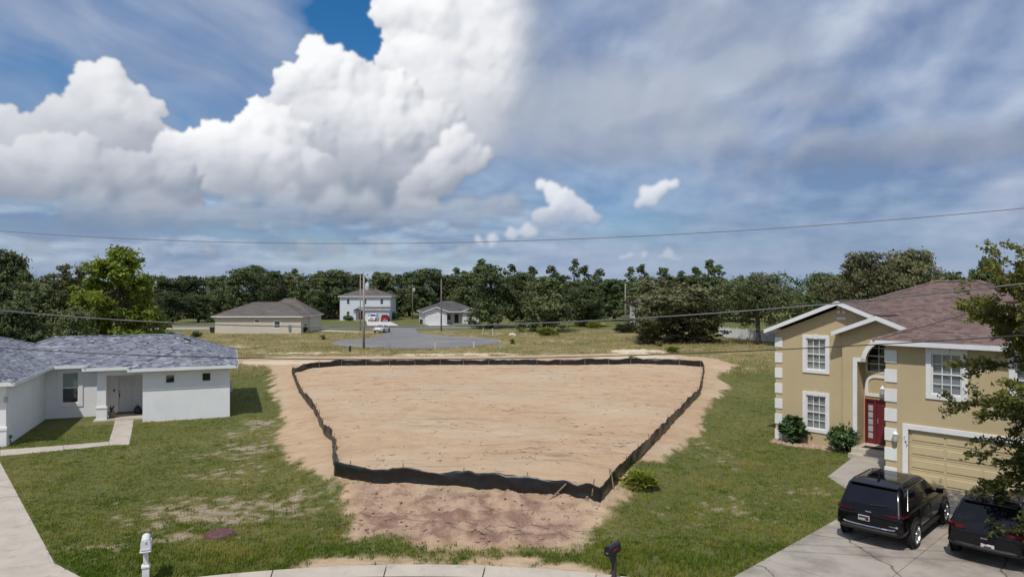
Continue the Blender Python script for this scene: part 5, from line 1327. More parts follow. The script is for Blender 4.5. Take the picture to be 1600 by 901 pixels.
def build_protos():
    for i, (mt, key) in enumerate(((OAK, 'oak_a'), (OAK_D, 'oak_b'), (OLIVE, 'oak_c'), (OAK_D, 'oak_d'))):      # unit: radius 5, height 10, bushy low crown
        cl = oak_clumps(40 + i, 5.0, 10.0, 0.3 if i in (0, 2) else 0.5, 20); make_proto(key, crown_mesh(key, cl, 420, 36, 0.22, 60 + i, mats=mt), trunk_mesh(key + '_t', 7.5, .32, limbs_for(cl, 8, i), i, BARK))
    for i, key in enumerate(('pine_a', 'pine_b', 'pine_c')):        # tall slash pines, bare stem, flat puffs of needles; height 16
        rd = random.Random(80 + i); cl = []
        for k in range(11):
            z = 16 - (k ** 1.15) * .62; a = rd.uniform(0, 6.28); q = min(.35 + k * .30, 2.3) * rd.uniform(.5, 1.1); s = rd.uniform(.75, 1.25); cl.append((q * math.cos(a), q * math.sin(a), z - .4, s, s, s * .6))
        make_proto(key, crown_mesh(key, cl, 130, 30, 0.20, 90 + i, .24, PINE, .5, aspect=2.6), trunk_mesh(key + '_t', 15.6, .20, [(c[0], c[1], c[2]) for c in cl[2:]], i + 5, BARK_P))
build_protos()
TREE_GROUPS = {}
def tree(key, x, y, rad_scale, h_scale, label, group=None, name='oak_tree', rz=None, sy=None):
    crown, trunk = PROTO[key]
    e = empty(name, (x, y, gz(x, y) if abs(x) < 60 and y < 110 else 0), random.uniform(0, 6.28) if rz is None else rz, label, 'tree', group, (rad_scale, sy or rad_scale, h_scale))
    link('crown', crown, None, e); link('trunk', trunk, None, e); return e
random.seed(17)
def tree_px(key, px, Y, top_py, w_px, label, group=None, name='oak_tree', base_h=10.0, base_r=5.0):
    h = ZY(top_py, Y); r = w_px * Y / F_PX / 2
    return tree(key, GY(px, Y), Y, r / base_r, h / base_h, label, group, name)

# left cluster behind the white house
LT = 'dense oaks left of the bright pine'
tree_px('oak_b', 12, 70, 392, 120, 'tall dark oak at the left edge behind the white house', LT)
tree_px('oak_c', 92, 76, 410, 130, 'greyish oak between the left edge and the bright pine', LT)
tree_px('oak_a', 55, 66, 438, 120, 'lower olive oak in front of the dark oaks at the far left', LT)
tree_px('oak_d', -60, 66, 415, 150, 'dark oak cut by the left edge of the view', LT)
tree_px('oak_d', 142, 80, 432, 110, 'dark low oak just left of the bright pine', LT)
tree_px('oak_b', 215, 84, 446, 90, 'shadowy oak just right of the bright pine', LT)
tree_px('oak_a', 120, 64, 478, 90, 'bushy undergrowth oak right behind the grey roof', LT)
tree_px('oak_d', 20, 62, 470, 100, 'dark scrub oak right behind the grey roof at the left edge', LT)
# the bright young pine
def bright_pine():
    Y = 72.0; x = GY(186, Y); top = ZY(383, Y); rd = random.Random(4); cl = []
    for k in range(52):
        t = (k + .5) / 52; z = top - .8 - t * (top - 2.2); rr = (1.0 + 3.7 * math.sin(min(t * 1.35, 1) * math.pi / 2)) * (1 if t < .75 else .8); a = rd.uniform(0, 6.28); q = rr * rd.uniform(.35, 1.0); s = rd.uniform(.85, 1.45)
        cl.append((q * math.cos(a), q * math.sin(a), z, s, s, s * .72))
    e = empty('pine_tree', (x, Y, 0), 0, 'bright yellow-green pine towering behind the white house', 'tree')
    link('crown', crown_mesh('bright_pine', cl, 620, 34, .19, 33, .26, PINE_B, .55, aspect=2.6), None, e)
    link('trunk', trunk_mesh('bright_pine_t', top - .6, .24, [(c[0], c[1], c[2]) for c in cl[::2]], 9, BARK_P), None, e)
bright_pine()
# woodland edge behind the houses
ORD = 'first second third fourth fifth sixth seventh eighth ninth tenth eleventh twelfth thirteenth fourteenth fifteenth sixteenth seventeenth eighteenth nineteenth twentieth twenty-first twenty-second twenty-third twenty-fourth twenty-fifth'.split()
random.seed(23); WG = 'woodland edge behind the far houses'
row = [(250, 185, 432, 80), (295, 192, 431, 78), (335, 195, 430, 70), (372, 190, 420, 74), (398, 200, 415, 60), (425, 188, 423, 66), (458, 196, 425, 66), (492, 190, 428, 90), (520, 184, 422, 96), (556, 200, 428, 70),
       (600, 200, 424, 80), (640, 205, 426, 70), (662, 192, 420, 90), (700, 196, 430, 80), (735, 190, 424, 90), (890, 175, 440, 90), (925, 178, 438, 90), (960, 176, 436, 90), (1000, 190, 440, 90), (1040, 185, 432, 90), (1080, 182, 430, 90), (1120, 180, 432, 100), (1160, 170, 434, 100), (270, 160, 455, 70), (310, 165, 460, 60)]
keys = ['oak_b', 'oak_d', 'oak_a', 'oak_b']
for i, (px, Y, tp, w) in enumerate(row): tree_px(keys[i % 4], px, Y, tp, w, 'dark oak of the far tree line, %s from the left' % ORD[sorted(r_[0] for r_ in row).index(px)], WG)
PG = 'tall thin pines on the skyline'
sky_pines = [(683, 421, 228), (712, 419, 235), (727, 424, 240), (752, 406, 215), (797, 414, 220), (832, 417, 236), (862, 416, 228), (897, 406, 214), (913, 416, 225), (936, 421, 232), (984, 418, 222), (1003, 414, 230), (1038, 419, 226), (1066, 424, 236), (1088, 418, 230), (1107, 407, 215), (1124, 415, 232), (500, 424, 230), (590, 426, 236), (462, 421, 232), (405, 416, 222)]
for i, (px, tp, Y) in enumerate(sky_pines):
    tree_px(('pine_a', 'pine_b', 'pine_c')[i % 3], px, Y, tp, 30 if i % 4 else 36, 'slender pine rising above the tree line, %s skyline pine from the left' % ORD[sorted(r_[0] for r_ in sky_pines).index(px)], PG, 'pine_tree', 16.0, 3.0)
# nearer oaks in the field
tree_px('oak_b', 768, 140, 414, 100, 'big dark oak right beside the white cottage'); tree_px('oak_a', 852, 128, 430, 122, 'greyish rounded oak in the middle of the tree line')
tree_px('oak_d', 815, 142, 425, 80, 'dark oak between the cottage oak and the rounded oak'); tree_px('oak_d', 915, 145, 446, 90, 'dark green oak right of the rounded oak')
tree_px('oak_c', 1052, 101, 430, 185, 'large olive oak with foliage to the ground beside the sandy field')
tree_px('oak_c', 1015, 97, 478, 80, 'low olive oak scrub at the left foot of the large olive oak')
tree_px('oak_c', 1100, 99, 476, 80, 'low scrub at the right foot of the large olive oak')
def open_oak(px, Y, tp, w, seed, label, low=2.2, mt=OAK, n=20, sub=380):
    h = ZY(tp, Y); r0 = w * Y / F_PX / 2; x = GY(px, Y); cl = oak_clumps(seed, r0, h, low, n, 1.1)
    e = empty('oak_tree', (x, Y, 0), 0, label, 'tree'); link('crown', crown_mesh('crown', cl, sub, 34, .20, seed, .15, mt), None, e); link('trunk', trunk_mesh('trunk', h * .75, .34, limbs_for(cl, 9, seed), seed, BARK), None, e)
open_oak(1185, 96, 428, 170, 301, 'dark spreading oak with bare trunk left of the tan house', 3.0, OAK)
open_oak(1275, 92, 427, 150, 302, 'oak directly behind the left corner of the tan house roof', 2.0, OAK_D)
open_oak(1345, 82, 396, 150, 303, 'tall feathery oak behind the gable of the tan house', 3.0, OLIVE, 34, 520)
open_oak(1422, 84, 389, 170, 304, 'tall feathery oak behind the ridge of the tan house', 3.0, OLIVE, 36, 560)
tree_px('oak_b', 1320, 100, 430, 140, 'dark oak behind the feathery oaks'); tree_px('oak_d', 1475, 96, 425, 120, 'dark oak low behind the tan house ridge')
tree_px('oak_b', 1540, 88, 402, 74, 'dark compact tree rising above the right end of the brown roof', None, 'oak_tree'); tree_px('oak_d', 1606, 90, 412, 70, 'dark tree at the right edge above the roof')
# far mass of wood closing the horizon
def woods():
    cl = []; rd = random.Random(6)
    for i in range(230):
        x = -360 + 720 * (i + rd.random()) / 230; y = rd.uniform(250, 300); s = rd.uniform(4, 6.5); cl.append((x, y, rd.uniform(5, 9.5), s, s * .8, s)); cl.append((x + 1, y - 3, 3, s, s * .7, 4))
    o = link('woods', crown_mesh('woods', cl, 4200, 12, .85, 12, .2, OAK_D), None); tag(o, 'dark mass of woodland along the horizon behind the houses', 'woods', kind='stuff')
woods()

# the leafy tree at the right edge, in front of the driveway
def near_tree():
    rs = np.random.RandomState(44); rd = random.Random(44); bx, by = 16.4, 18.3
    e = empty('leafy_tree', (bx, by, 0), 0, 'leafy yellow-green tree hanging into view at the right edge', 'tree')
    twigs = MB(); Cs, Ns, Ss, Ts = [], [], [], []
    limbs = []
    def leafspray(p, d, L, bright):
        n = int(13 + L * 28); side = d.cross(Vector((0, 0, 1))).normalized()
        for i in range(n):
            t = (i + .5) / n; c = p + d * L * t + Vector((0, 0, -.18 * L * t * t)); sg = 1 if i % 2 else -1
            c = c + side * sg * rd.uniform(.03, .12) + Vector((rd.uniform(-.06, .06), rd.uniform(-.06, .06), rd.uniform(-.08, .06)))
            Cs.append(c[:]); Ns.append((rd.gauss(0, .6), rd.gauss(-.15, .6), rd.gauss(.55, .5))); Ss.append(rd.uniform(.042, .085)); Ts.append(min(max(rd.gauss(bright, .2), 0), 1))
    # main limbs
    for k in range(46):
        a = rd.uniform(0, 6.28) if k > 20 else math.pi + rd.uniform(-.8, .8); z0 = rd.uniform(1.6, 5.2); z1 = rd.uniform(1.2, 8.4); reach = (4.5 - .40 * abs(z1 - 4.6)) * rd.uniform(.75, 1.05)
        s = Vector((0, 0, z0)); en = Vector((reach * math.cos(a), reach * math.sin(a), z1)); mid = s.lerp(en, .55) + Vector((0, 0, .5)); limbs.append((s, mid, en))
        twigs.tube([s, mid, en], [.055, .032, .009], 6, False)
        for j in range(17):
            t = .25 + .75 * (j + rd.random()) / 17; p = s.lerp(mid, min(t / .55, 1)) if t < .55 else mid.lerp(en, (t - .55) / .45)
            d = (en - s).normalized() + Vector((rd.gauss(0, .65), rd.gauss(0, .65), rd.gauss(.12, .45))); d.normalize(); L = rd.uniform(.35, .85)
            twigs.tube([p, p + d * L * .6, p + d * L + Vector((0, 0, -.1 * L))], [.010, .007, .003], 4, False)
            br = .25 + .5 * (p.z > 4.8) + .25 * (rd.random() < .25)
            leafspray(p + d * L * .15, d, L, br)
            for _ in range(2):
                d2 = d + Vector((rd.gauss(0, .6), rd.gauss(0, .6), rd.gauss(0, .5))); d2.normalize(); leafspray(p + d * L * rd.uniform(.3, .8), d2, L * .6, br)
    V, Fc, T = leaf_quads(np.array(Cs), np.array(Ns), np.array(Ss), np.array(Ts), rs, 2.3)
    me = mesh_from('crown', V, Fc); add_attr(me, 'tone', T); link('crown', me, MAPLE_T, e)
    t = MB(); t.tube([(0, 0, -.1), (.03, 0, .8), (-.04, .05, 2.4), (.05, 0, 4.5), (0, 0, 7.6)], [.19, .15, .125, .08, .02], 10); t.build('trunk', BARK, e, True); twigs.build('branch', BARK, e, True)
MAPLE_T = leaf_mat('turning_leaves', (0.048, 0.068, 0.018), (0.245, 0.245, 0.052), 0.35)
near_tree()

# shrubs, palmettos and weeds
def bush(name, label, px, py, w, h, mt, leaf, n, seed, cat='shrub', stems=True, asp=1.8, Y=None, sub=24, hol=.6):
    x, y, _ = G(px, py) if Y is None else (GY(px, Y), Y, 0); z = gz(x, y); e = empty(name, (x, y, z), 0, label, cat)
    rd = random.Random(seed); cl = [(rd.uniform(-.4, .4) * w / 2, rd.uniform(-.4, .4) * w / 2, h * rd.uniform(.3, .72), w * .30, w * .30, h * .26) for _ in range(7)] + [(0, 0, h * .52, w * .40, w * .40, h * .42)]
    link('foliage', crown_mesh('foliage', cl, n, sub, leaf, seed, .22, mt, .5, hollow=hol, aspect=asp), None, e)
    if stems:
        b = MB()
        for k in range(6): a = rd.uniform(0, 6.28); b.tube([(.04 * math.cos(a), .04 * math.sin(a), -.05), (w * .22 * math.cos(a), w * .22 * math.sin(a), h * .6)], [.022, .008], 5)
        b.build('stem', BARK, e)
    return e
bush('broadleaf_shrub', 'dark green broad-leaved shrub at the left corner of the tan house', 1240, 691, 1.25, 1.35, SHRUB, .19, 60, 1, asp=2.4, sub=12)
bush('round_shrub', 'rounded green shrub beside the porch of the tan house', 1319, 705, 1.55, 1.25, SHRUB, .085, 120, 2, sub=30)
bush('sparse_shrub', 'small sparse twiggy shrub between the two green shrubs', 1268, 693, .75, .85, leaf_mat('grey_green_leaves', (.08, .085, .05), (.19, .16, .13), .2), .05, 20, 3, sub=14)
def fronds(name, label, px, py, n, L, mt, seed, Y=None, cat='palmetto', wid=.05, zup=.8, leafy=7):
    x, y, _ = G(px, py) if Y is None else (GY(px, Y), Y, 0); e = empty(name, (x, y, gz(x, y)), 0, label, cat); rd = random.Random(seed); b = MB(); st = MB(); tones = []
    for k in range(n):
        a = rd.uniform(0, 6.28); el = rd.uniform(.25, 1.3); l = L * rd.uniform(.6, 1.1); d = Vector((math.cos(a) * math.cos(el), math.sin(a) * math.cos(el), math.sin(el) * zup)); tip = d * l; o = Vector((rd.uniform(-.3, .3) * L, rd.uniform(-.3, .3) * L, 0))
        st.tube([o, o + tip * .6], [.015, .008], 4, False); c = o + tip * .55; side = d.cross(Vector((0, 0, 1))).normalized(); upv = side.cross(d).normalized(); tn = rd.random()
        for j in range(leafy):
            f = R(-70 + 140 * j / (leafy - 1)); dd = d * math.cos(f) + side * math.sin(f) + upv * rd.uniform(-.1, .25); w = upv.cross(dd).normalized() * wid * L; tp = c + dd * l * rd.uniform(.42, .55) + Vector((0, 0, -.08 * L)); md = c + dd * l * .25
            b.add([c, md + w, tp, md - w], [(0, 1, 2, 3)]); tones += [tn] * 4
    me = b.mesh('fronds'); add_attr(me, 'tone', np.array(tones)); link('fronds', me, mt, e); st.build('stalk', BARK, e); return e
fronds('palmetto', 'bright green palmetto clump in the middle of the yellow field', 853, 524, 90, 2.1, PALMETTO, 1); fronds('palmetto', 'dark shaggy palmetto at the left foot of the large olive oak', 982, 519, 110, 2.7, PALM_D, 2)
fronds('palmetto', 'small green palmetto on the bare sand behind the fence', 1052, 551, 40, 1.1, PALMETTO, 3); fronds('palmetto', 'tiny palmetto just behind the far silt fence', 987, 560, 18, .55, PALMETTO, 4)
fronds('palmetto', 'light green palmetto at the edge of the woods left of the dark one', 929, 512, 50, 2.2, PALMETTO, 5); fronds('palmetto', 'pale palmetto at the woods edge behind the bright clump', 905, 510, 40, 1.9, PALMETTO, 6)
fronds('weed_clump', 'yellow-green weeds growing outside the right front corner of the fence', 1003, 770, 60, .85, PALMETTO, 7, cat='weeds', wid=.07, leafy=5)
bush('low_bush', 'small round bush alone on the grass near the beige house', 308, 527, 1.7, 1.2, OAK, .16, 40, 8); bush('low_bush', 'little bush at the right corner of the beige house', 475, 520, 1.5, 1.6, OAK_D, .16, 40, 9)
bush('hedge', 'low dark hedge under the windows of the two-storey house', 545, 500.5, 3.2, 1.3, OAK_D, .2, 60, 10, cat='hedge'); bush('hedge', 'dark bush right of the drive of the two-storey house', 616, 499.5, 3.4, 2.2, OAK_D, .2, 60, 11, cat='hedge')
bush('low_bush', 'green bush under the left window of the white cottage', 704, 503, 2.0, 1.4, OAK, .18, 40, 12); bush('low_bush', 'green bush under the right window of the white cottage', 741, 503.5, 2.2, 1.4, OAK, .18, 40, 13)
for i, (px, py, w, h) in enumerate([(650, 521, 0, 0), (612, 533, 0, 0), (505, 531, 1.0, .9), (1240, 560, .0, 0), (800, 537, .9, .7), (1030, 541, 1.2, .8)]):
    if w: bush('weed_clump', ['dry weed tuft left of the leaning marker posts', 'green weed tuft at the rim of the turning circle', 'bushy weed left of the yellow marker pole', '', 'dry weed tuft near the green marker post', 'dry weed on the spoil heap'][i], px, py, w, h, leaf_mat('weed_leaves', (.09, .10, .03), (.22, .20, .07)), .10, 22, 70 + i, cat='weeds')

# lawn blades and field grass: real blades, too many to count
def excluded(X, Y):
    """house footprints and paving"""
    ex = np.zeros(X.shape, bool)
    for h, boxes in ((LH, [(-18, 0, 0, 10.7), (-18, -10, -4.4, 11), (-10, -4.85, 3.3, 10), (-7.3, -4.8, 1.0, 4)]), (RH, [(0, 13, 0, 11.3), (6.5, 13, -4, 1), (3.37, 7, -.6, 1)])):
        c, s = math.cos(R(h.ang)), math.sin(R(h.ang)); dx, dy = X - h.loc.x, Y - h.loc.y; lx = dx * c + dy * s; ly = -dx * s + dy * c
        for a, b, c0, d in boxes: ex |= (lx > a) & (lx < b) & (ly > c0) & (ly < d)
    for q in PAVED: ex |= poly_sd(X, Y, q) < 0.02
    ex |= np.hypot(X - FC[0], Y - FC[1]) < FR
    ex |= in_cul(X, Y) < 0.03
    return ex
PAVED = [q for q in quads] + w_pts + qs + wq + [neck]
def scatter(name, n, xr, yr, seed, blades, hgt, mt, keep, label, spread=.05, wid=.010, power=1.0, bias=0.0):
    rs = np.random.RandomState(seed)
    # denser near the camera: sample 1/Y^power
    u = rs.rand(n); y0, y1 = yr; Y = y0 * (y1 / y0) ** u if power == 1.0 else y0 + (y1 - y0) * u; hx = np.minimum(Y * .80 + 2, 60); X = (rs.rand(n) * 2 - 1) * hx
    X = np.clip(X, xr[0], xr[1]); f = zones(X, Y); k = keep(X, Y, f, rs) & ~excluded(X, Y); X, Y = X[k], Y[k]; f = {a: b[k] for a, b in f.items()}
    n = len(X); Z = ground_z(X, Y)
    tn = np.clip(.42 + .60 * fbm(X * .28, Y * .28, 4, off=41) + .65 * fbm(X * 1.1, Y * 1.1, 3, off=42) + .35 * f['bare'] + .45 * f['dry'] + bias - .28 * smooth(-Y, -21.5, -19.0) + rs.normal(size=n) * .10, 0, 1)
    hs = hgt * (1 + .7 * smooth(-Y, -21.5, -19.0)) * rs.uniform(.55, 1.3, n) * (1 + .55 * fbm(X * .45, Y * .45, 3, off=43))
    C = np.repeat(np.stack([X, Y, Z], 1), blades, 0) + np.concatenate([rs.normal(size=(n * blades, 2)) * spread, np.zeros((n * blades, 1))], 1)
    a = rs.rand(n * blades) * 6.283; h = np.repeat(hs, blades) * rs.uniform(.6, 1.2, n * blades); w = wid * rs.uniform(.7, 1.4, n * blades)
    side = np.stack([np.cos(a), np.sin(a), 0 * a], 1) * w[:, None]; lean = np.stack([-np.sin(a), np.cos(a), 0 * a], 1) * (h * rs.normal(0, .55, n * blades))[:, None]
    V = np.stack([C - side, C + side, C + lean + np.stack([0 * h, 0 * h, h], 1)], 1).reshape(-1, 3); Fc = np.arange(len(V)).reshape(-1, 3)
    me = mesh_from(name, V, Fc); add_attr(me, 'tone', np.repeat(np.repeat(tn, blades), 3)); o = link(name, me, mt); return tag(o, label, 'grass', kind='stuff')
def keep_lawn(X, Y, f, rs):
    p = np.clip(1 - f['sand'] * 1.0 - f['light'] - f['bed'] * 1.0, 0, 1) * (1 - .80 * f['bare']); return rs.rand(len(X)) < p
scatter('lawn_grass', 105000, (-60, 60), (16.6, 62), 1, 7, .075, GRASS, keep_lawn, 'short mown green grass of both lawns in the foreground', .055, .010)
def keep_field(X, Y, f, rs):
    p = np.clip(1 - f['light'] - f['sand'], 0, 1) * (1 - .8 * f['bare']) * smooth(Y, 58, 64) * (.35 + .65 * smooth(fbm(X * .3, Y * .3, 3, off=44), -.2, .2)); return rs.rand(len(X)) < p
scatter('field_grass', 60000, (-60, 60), (58, 125), 2, 5, .26, DRYG, keep_field, 'tall yellowing grass of the open field behind the lot', .14, .022, bias=-.05)
# ------------------------------------------------------------------ silt fence
FABRIC = mat('black_silt_fabric', (0.007, 0.007, 0.008), 0.38, (0.013, 0.0125, 0.0125), 3.0, 0.5, 9, spec=0.5, dirt=((0.05, 0.036, 0.027), 1.1, 0.64, 0.92))
WOOD = mat('stake_wood', (0.30, 0.21, 0.135), 0.85, (0.22, 0.155, 0.10), 6, stretch=(6, 6, 1))
WOOD_R = mat('reddish_wood', (0.27, 0.13, 0.075), 0.85, (0.20, 0.10, 0.06), 6)
def silt_fence():
    P = [Vector(p[:2] + (0,)) for p in FENCE]; P.append(P[0]); pts = []; step = .16
    for a, b in zip(P[:-1], P[1:]):
        n = max(1, int((b - a).length / step))
        for i in range(n): pts.append(a.lerp(b, i / n))
    N = len(pts); S = np.cumsum([0] + [(pts[(i + 1) % N] - pts[i]).length for i in range(N)])[:N]; tot = S[-1]
    X = np.array([p.x for p in pts]); Y = np.array([p.y for p in pts]); Z = ground_z(X, Y)
    tang = np.stack([np.roll(X, -1) - np.roll(X, 1), np.roll(Y, -1) - np.roll(Y, 1)], 1); tang /= np.linalg.norm(tang, axis=1, keepdims=True) + 1e-9; nr = np.stack([tang[:, 1], -tang[:, 0]], 1)
    sp = 2.35; ph = (S % sp) / sp; sag = .07 * 4 * ph * (1 - ph) * (1 + fbm(S * .3, S * 0, 2, off=50))
    hh = .63 + .17 * fbm(S * .42, S * 0, 4, off=51) - sag
    rows = 7; V = []
    for j in range(rows):
        t = j / (rows - 1); off = (.10 * fbm(S * 1.1, S * 0 + t * 1.6, 4, .65, off=52) + .16 * math.sin(t * math.pi) * fbm(S * .55, S * 0, 3, off=53)) + .06 * t * fbm(S * .3, S * 0, 2, off=55)
        base = .14 * np.maximum(fbm(S * .8, S * 0, 3, off=54), -.3)
        z = Z - .05 + base * (1 - t) + t * hh + (.05 if t == 0 else 0) * 0
        V.append(np.stack([X + nr[:, 0] * off, Y + nr[:, 1] * off, z], 1))
    V = np.concatenate(V); idx = np.arange(rows * N).reshape(rows, N); nx = np.roll(idx, -1, axis=1); Fc = np.stack([idx[:-1], nx[:-1], nx[1:], idx[1:]], -1).reshape(-1, 4)
    root = empty('silt_fence', (FENCE[0][0], FENCE[0][1], 0), 0, 'low black fabric silt fence on wooden stakes enclosing the sandy lot', 'fence')
    me = mesh_from('fabric', V - np.array([FENCE[0][0], FENCE[0][1], 0]), Fc, True); o = link('fabric', me, FABRIC, root); s = o.modifiers.new('solid', 'SOLIDIFY'); s.thickness = .006
    rd = random.Random(8); k = 0.0; base = MB().box(-.017, .017, -.012, .012, -.25, .66).mesh('stake'); base.materials.append(WOOD)
    while k < tot:
        i = int(np.searchsorted(S, k)) % N; side = .07
        st = link('stake', base, None, root); st.location = (X[i] + nr[i, 0] * side - FENCE[0][0], Y[i] + nr[i, 1] * side - FENCE[0][1], Z[i] + rd.uniform(-.06, .05)); st.rotation_euler = (rd.gauss(0, .06), rd.gauss(0, .06), math.atan2(tang[i, 1], tang[i, 0])); k += sp
    ls = [(632, 752, 42, WOOD_R), (862, 776, -48, WOOD), (958, 762, 8, WOOD)]
    for px, py, tilt, mm in ls:
        q = G(px, py, .4); st = link('loose_stake', MB().box(-.02, .02, -.014, .014, -.12, .68).mesh('loose_stake'), mm, root); st.location = (q[0] - FENCE[0][0], q[1] - .12 - FENCE[0][1], .42); st.rotation_euler = (R(-8), R(-tilt), 0)
silt_fence()

def debris():
    rd = random.Random(12); b = MB(); n = 0; cand = []
    xs = np.array([rd.uniform(-18, 19) for _ in range(5200)]); ys = np.array([rd.uniform(20, 66) for _ in range(5200)]); inside = poly_sd(xs, ys, FENCE) < -.4; mud = poly_sd(xs, ys, MUD) < .3; den = fbm(xs * .22, ys * .22, 3, off=60)
    zz = ground_z(xs, ys)
    for x, y, z, a, m, d in zip(xs, ys, zz, inside, mud, den):
        if not ((a and rd.random() < max(.08, d * 2.4) * (1.0 if y < 45 else .5)) or (m and rd.random() < .75)): continue
        L = rd.uniform(.07, .38) * (1.9 if rd.random() < .15 else 1); an = rd.uniform(0, 6.28); p = Vector((x, y, z + .008)); d_ = Vector((math.cos(an), math.sin(an), rd.uniform(-.02, .10))); s_ = Vector((-d_.y, d_.x, 0)) * L * rd.uniform(-.4, .4)
        b.tube([p, p + d_ * L * .5 + s_, p + d_ * L], [rd.uniform(.004, .012), rd.uniform(.005, .012), .003], 4)
    o = b.build('twig_debris', mat('dead_roots', (0.085, 0.052, 0.036), .9, (.14, .09, .065), 5)); tag(o, 'thin brown twigs and roots strewn over the sand', 'debris', kind='stuff')
    c = MB(); rr = np.random.RandomState(3)
    for i in range(900):
        x = rr.uniform(-8, 5); y = rr.uniform(18, 26)
        if poly_sd(np.array([x]), np.array([y]), MUD)[0] > .4: continue
        r = rr.uniform(.012, .05) * (1.8 if rr.rand() < .06 else 1); z = gz(x, y); bm = bmesh.new(); bmesh.ops.create_icosphere(bm, subdivisions=1, radius=r)
        for v in bm.verts: v.co = Vector((v.co.x * rr.uniform(.8, 1.5) + x, v.co.y * rr.uniform(.8, 1.4) + y, v.co.z * .6 + z + r * .3))
        c.bm(bm)
    o = c.build('soil_clods', mat('clod_soil', (.25, .155, .115), .95, (.36, .25, .175), 6)); tag(o, 'crumbled clods of reddish soil on the bank in front of the fence', 'soil', kind='stuff')
debris()

# ------------------------------------------------------------------ mailboxes, lid
VINYL = mat('white_vinyl', (0.74, 0.745, 0.74), 0.4, (0.68, 0.68, 0.67), 4)
def white_mailbox():
    x, y, _ = G(228, 906); e = empty('mailbox', (x, y, gz(x, y)), R(26), 'white vinyl mailbox on a sleeved white post by the kerb', 'mailbox')
    MB().box(-.06, .06, -.06, .06, .35, .94, .008).build('post', VINYL, e); MB().box(-.085, .085, -.085, .085, -.1, .42, .01).build('post_sleeve', VINYL, e)
    b = MB(); b.box(-.105, .105, -.105, .105, .42, .50, .02); b.build('collar', VINYL, e); b = MB(); b.box(-.125, .125, -.125, .125, -.05, .10, .02); b.build('foot', VINYL, e)
    def archsec(w, h0, h1, yy, n=10): return [(-w, yy, h0)] + [(-w * math.cos(math.pi * i / n), yy, h1 + w * math.sin(math.pi * i / n)) for i in range(n + 1)] + [(w, yy, h0)]
    b = MB(); loft(b, [archsec(.105, .945, 1.13, -.26), archsec(.105, .945, 1.13, .26)]); autosmooth(b.build('box', VINYL, e), 45)
    b = MB(); loft(b, [archsec(.115, .935, 1.13, -.30), archsec(.115, .935, 1.13, -.25)]); autosmooth(b.build('door', VINYL, e), 45)
    MB().box(-.13, .13, -.31, .27, .905, .94, .01).build('shelf', VINYL, e); MB().box(-.10, .10, -.315, -.30, .97, 1.0).build('door_rib', VINYL, e); MB().box(-.02, .02, -.33, -.30, 1.16, 1.21, .008).build('latch', VINYL, e); MB().box(.118, .135, -.12, -.05, 1.02, 1.2, .004).build('flag', VINYL, e)
white_mailbox()
def black_mailbox():
    x, y, _ = G(958, 914); e = empty('mailbox', (x, y, gz(x, y)), R(-38), 'black mailbox with red flag on a dark wooden post in the grass', 'mailbox')
    PW = mat('dark_post_wood', (.050, .038, .030), .85, (.075, .058, .045), 6, stretch=(8, 8, 1)); BM = mat('black_mailbox_paint', (.012, .012, .015), .35, (.02, .02, .023), 6)
    MB().box(-.05, .05, .0, .10, -.1, .93, .006).build('post', PW, e)
    b = MB(); b.prism([(-.045, -.18, .93), (-.045, -.08, .93), (-.045, .02, .72), (-.045, .02, .60)], (.09, 0, 0)); b.build('brace', PW, e); MB().box(-.08, .08, -.27, .2, .93, .955).build('shelf', PW, e)
    def sec(yy, w=.09, n=10): return [(-w, yy, .957)] + [(-w * math.cos(math.pi * i / n), yy, 1.09 + w * math.sin(math.pi * i / n)) for i in range(n + 1)] + [(w, yy, .957)]
    b = MB(); loft(b, [sec(-.26), sec(.24)]); autosmooth(b.build('box', BM, e), 45); b = MB(); loft(b, [sec(-.285, .096), sec(-.255, .096)]); autosmooth(b.build('door', BM, e), 45)
    MB().box(-.03, .03, -.31, -.285, 1.0, 1.03).build('latch', METAL, e)
    FR = mat('red_flag_plastic', (.32, .02, .04), .4); MB().box(.093, .103, -.14, -.02, 1.03, 1.075).build('flag', FR, e); MB().box(.093, .1, .03, .07, 1.02, 1.08).build('red_mark', FR, e)
black_mailbox()
x, y, _ = G(343, 835.5); e = empty('septic_lid', (x, y, gz(x, y)), 0, 'round dark red septic lid lying in the left lawn', 'lid'); RB = mat('dark_red_plastic', (.095, .032, .034), .6, (.13, .05, .05), 8, .3, 20)
MB().lathe([(.40, -.05), (.40, .06), (.37, .085), (.34, .075), (.30, .085), (.05, .095)], 28).build('cover', RB, e); MB().lathe([(.45, -.05), (.45, .03), (.41, .04)], 28).build('rim', RB, e)
for k in range(6): a = k * math.pi / 3; MB().lathe([(.022, 0), (.022, .02)], 6, Matrix.Translation((.355 * math.cos(a), .355 * math.sin(a), .078))).build('bolt', METAL, e)

# ------------------------------------------------------------------ porch things
def lw(h, x, y, z=0): v = h.lw(x, y, z); return (v.x, v.y, v.z)
px_, _ = LH.wp(174, 650, 1.7); p = lw(LH, px_, 1.75, .10); e = empty('potted_plant', p, 0, 'spiky plant in a clay pot beside the porch pillar of the white house', 'plant')
MB().lathe([(.12, 0), (.18, .28), (.20, .28), (.20, .34), (.17, .34), (.16, .30)], 16).build('pot', mat('clay_pot', (.25, .16, .12), .8), e)
b = MB(); rd = random.Random(2); tn = []
for k in range(14): a = rd.uniform(0, 6.28); l = rd.uniform(.3, .55); d = Vector((math.cos(a) * .45, math.sin(a) * .45, 1)).normalized(); s = Vector((-math.sin(a), math.cos(a), 0)) * .03; o = Vector((0, 0, .3)); b.add([o - s, o + s, o + d * l * .6 + s, o + d * l, o + d * l * .6 - s], [(0, 1, 2, 3, 4)]); tn += [rd.random()] * 5
me = b.mesh('leaves'); add_attr(me, 'tone', np.array(tn)); link('leaves', me, SHRUB, e)
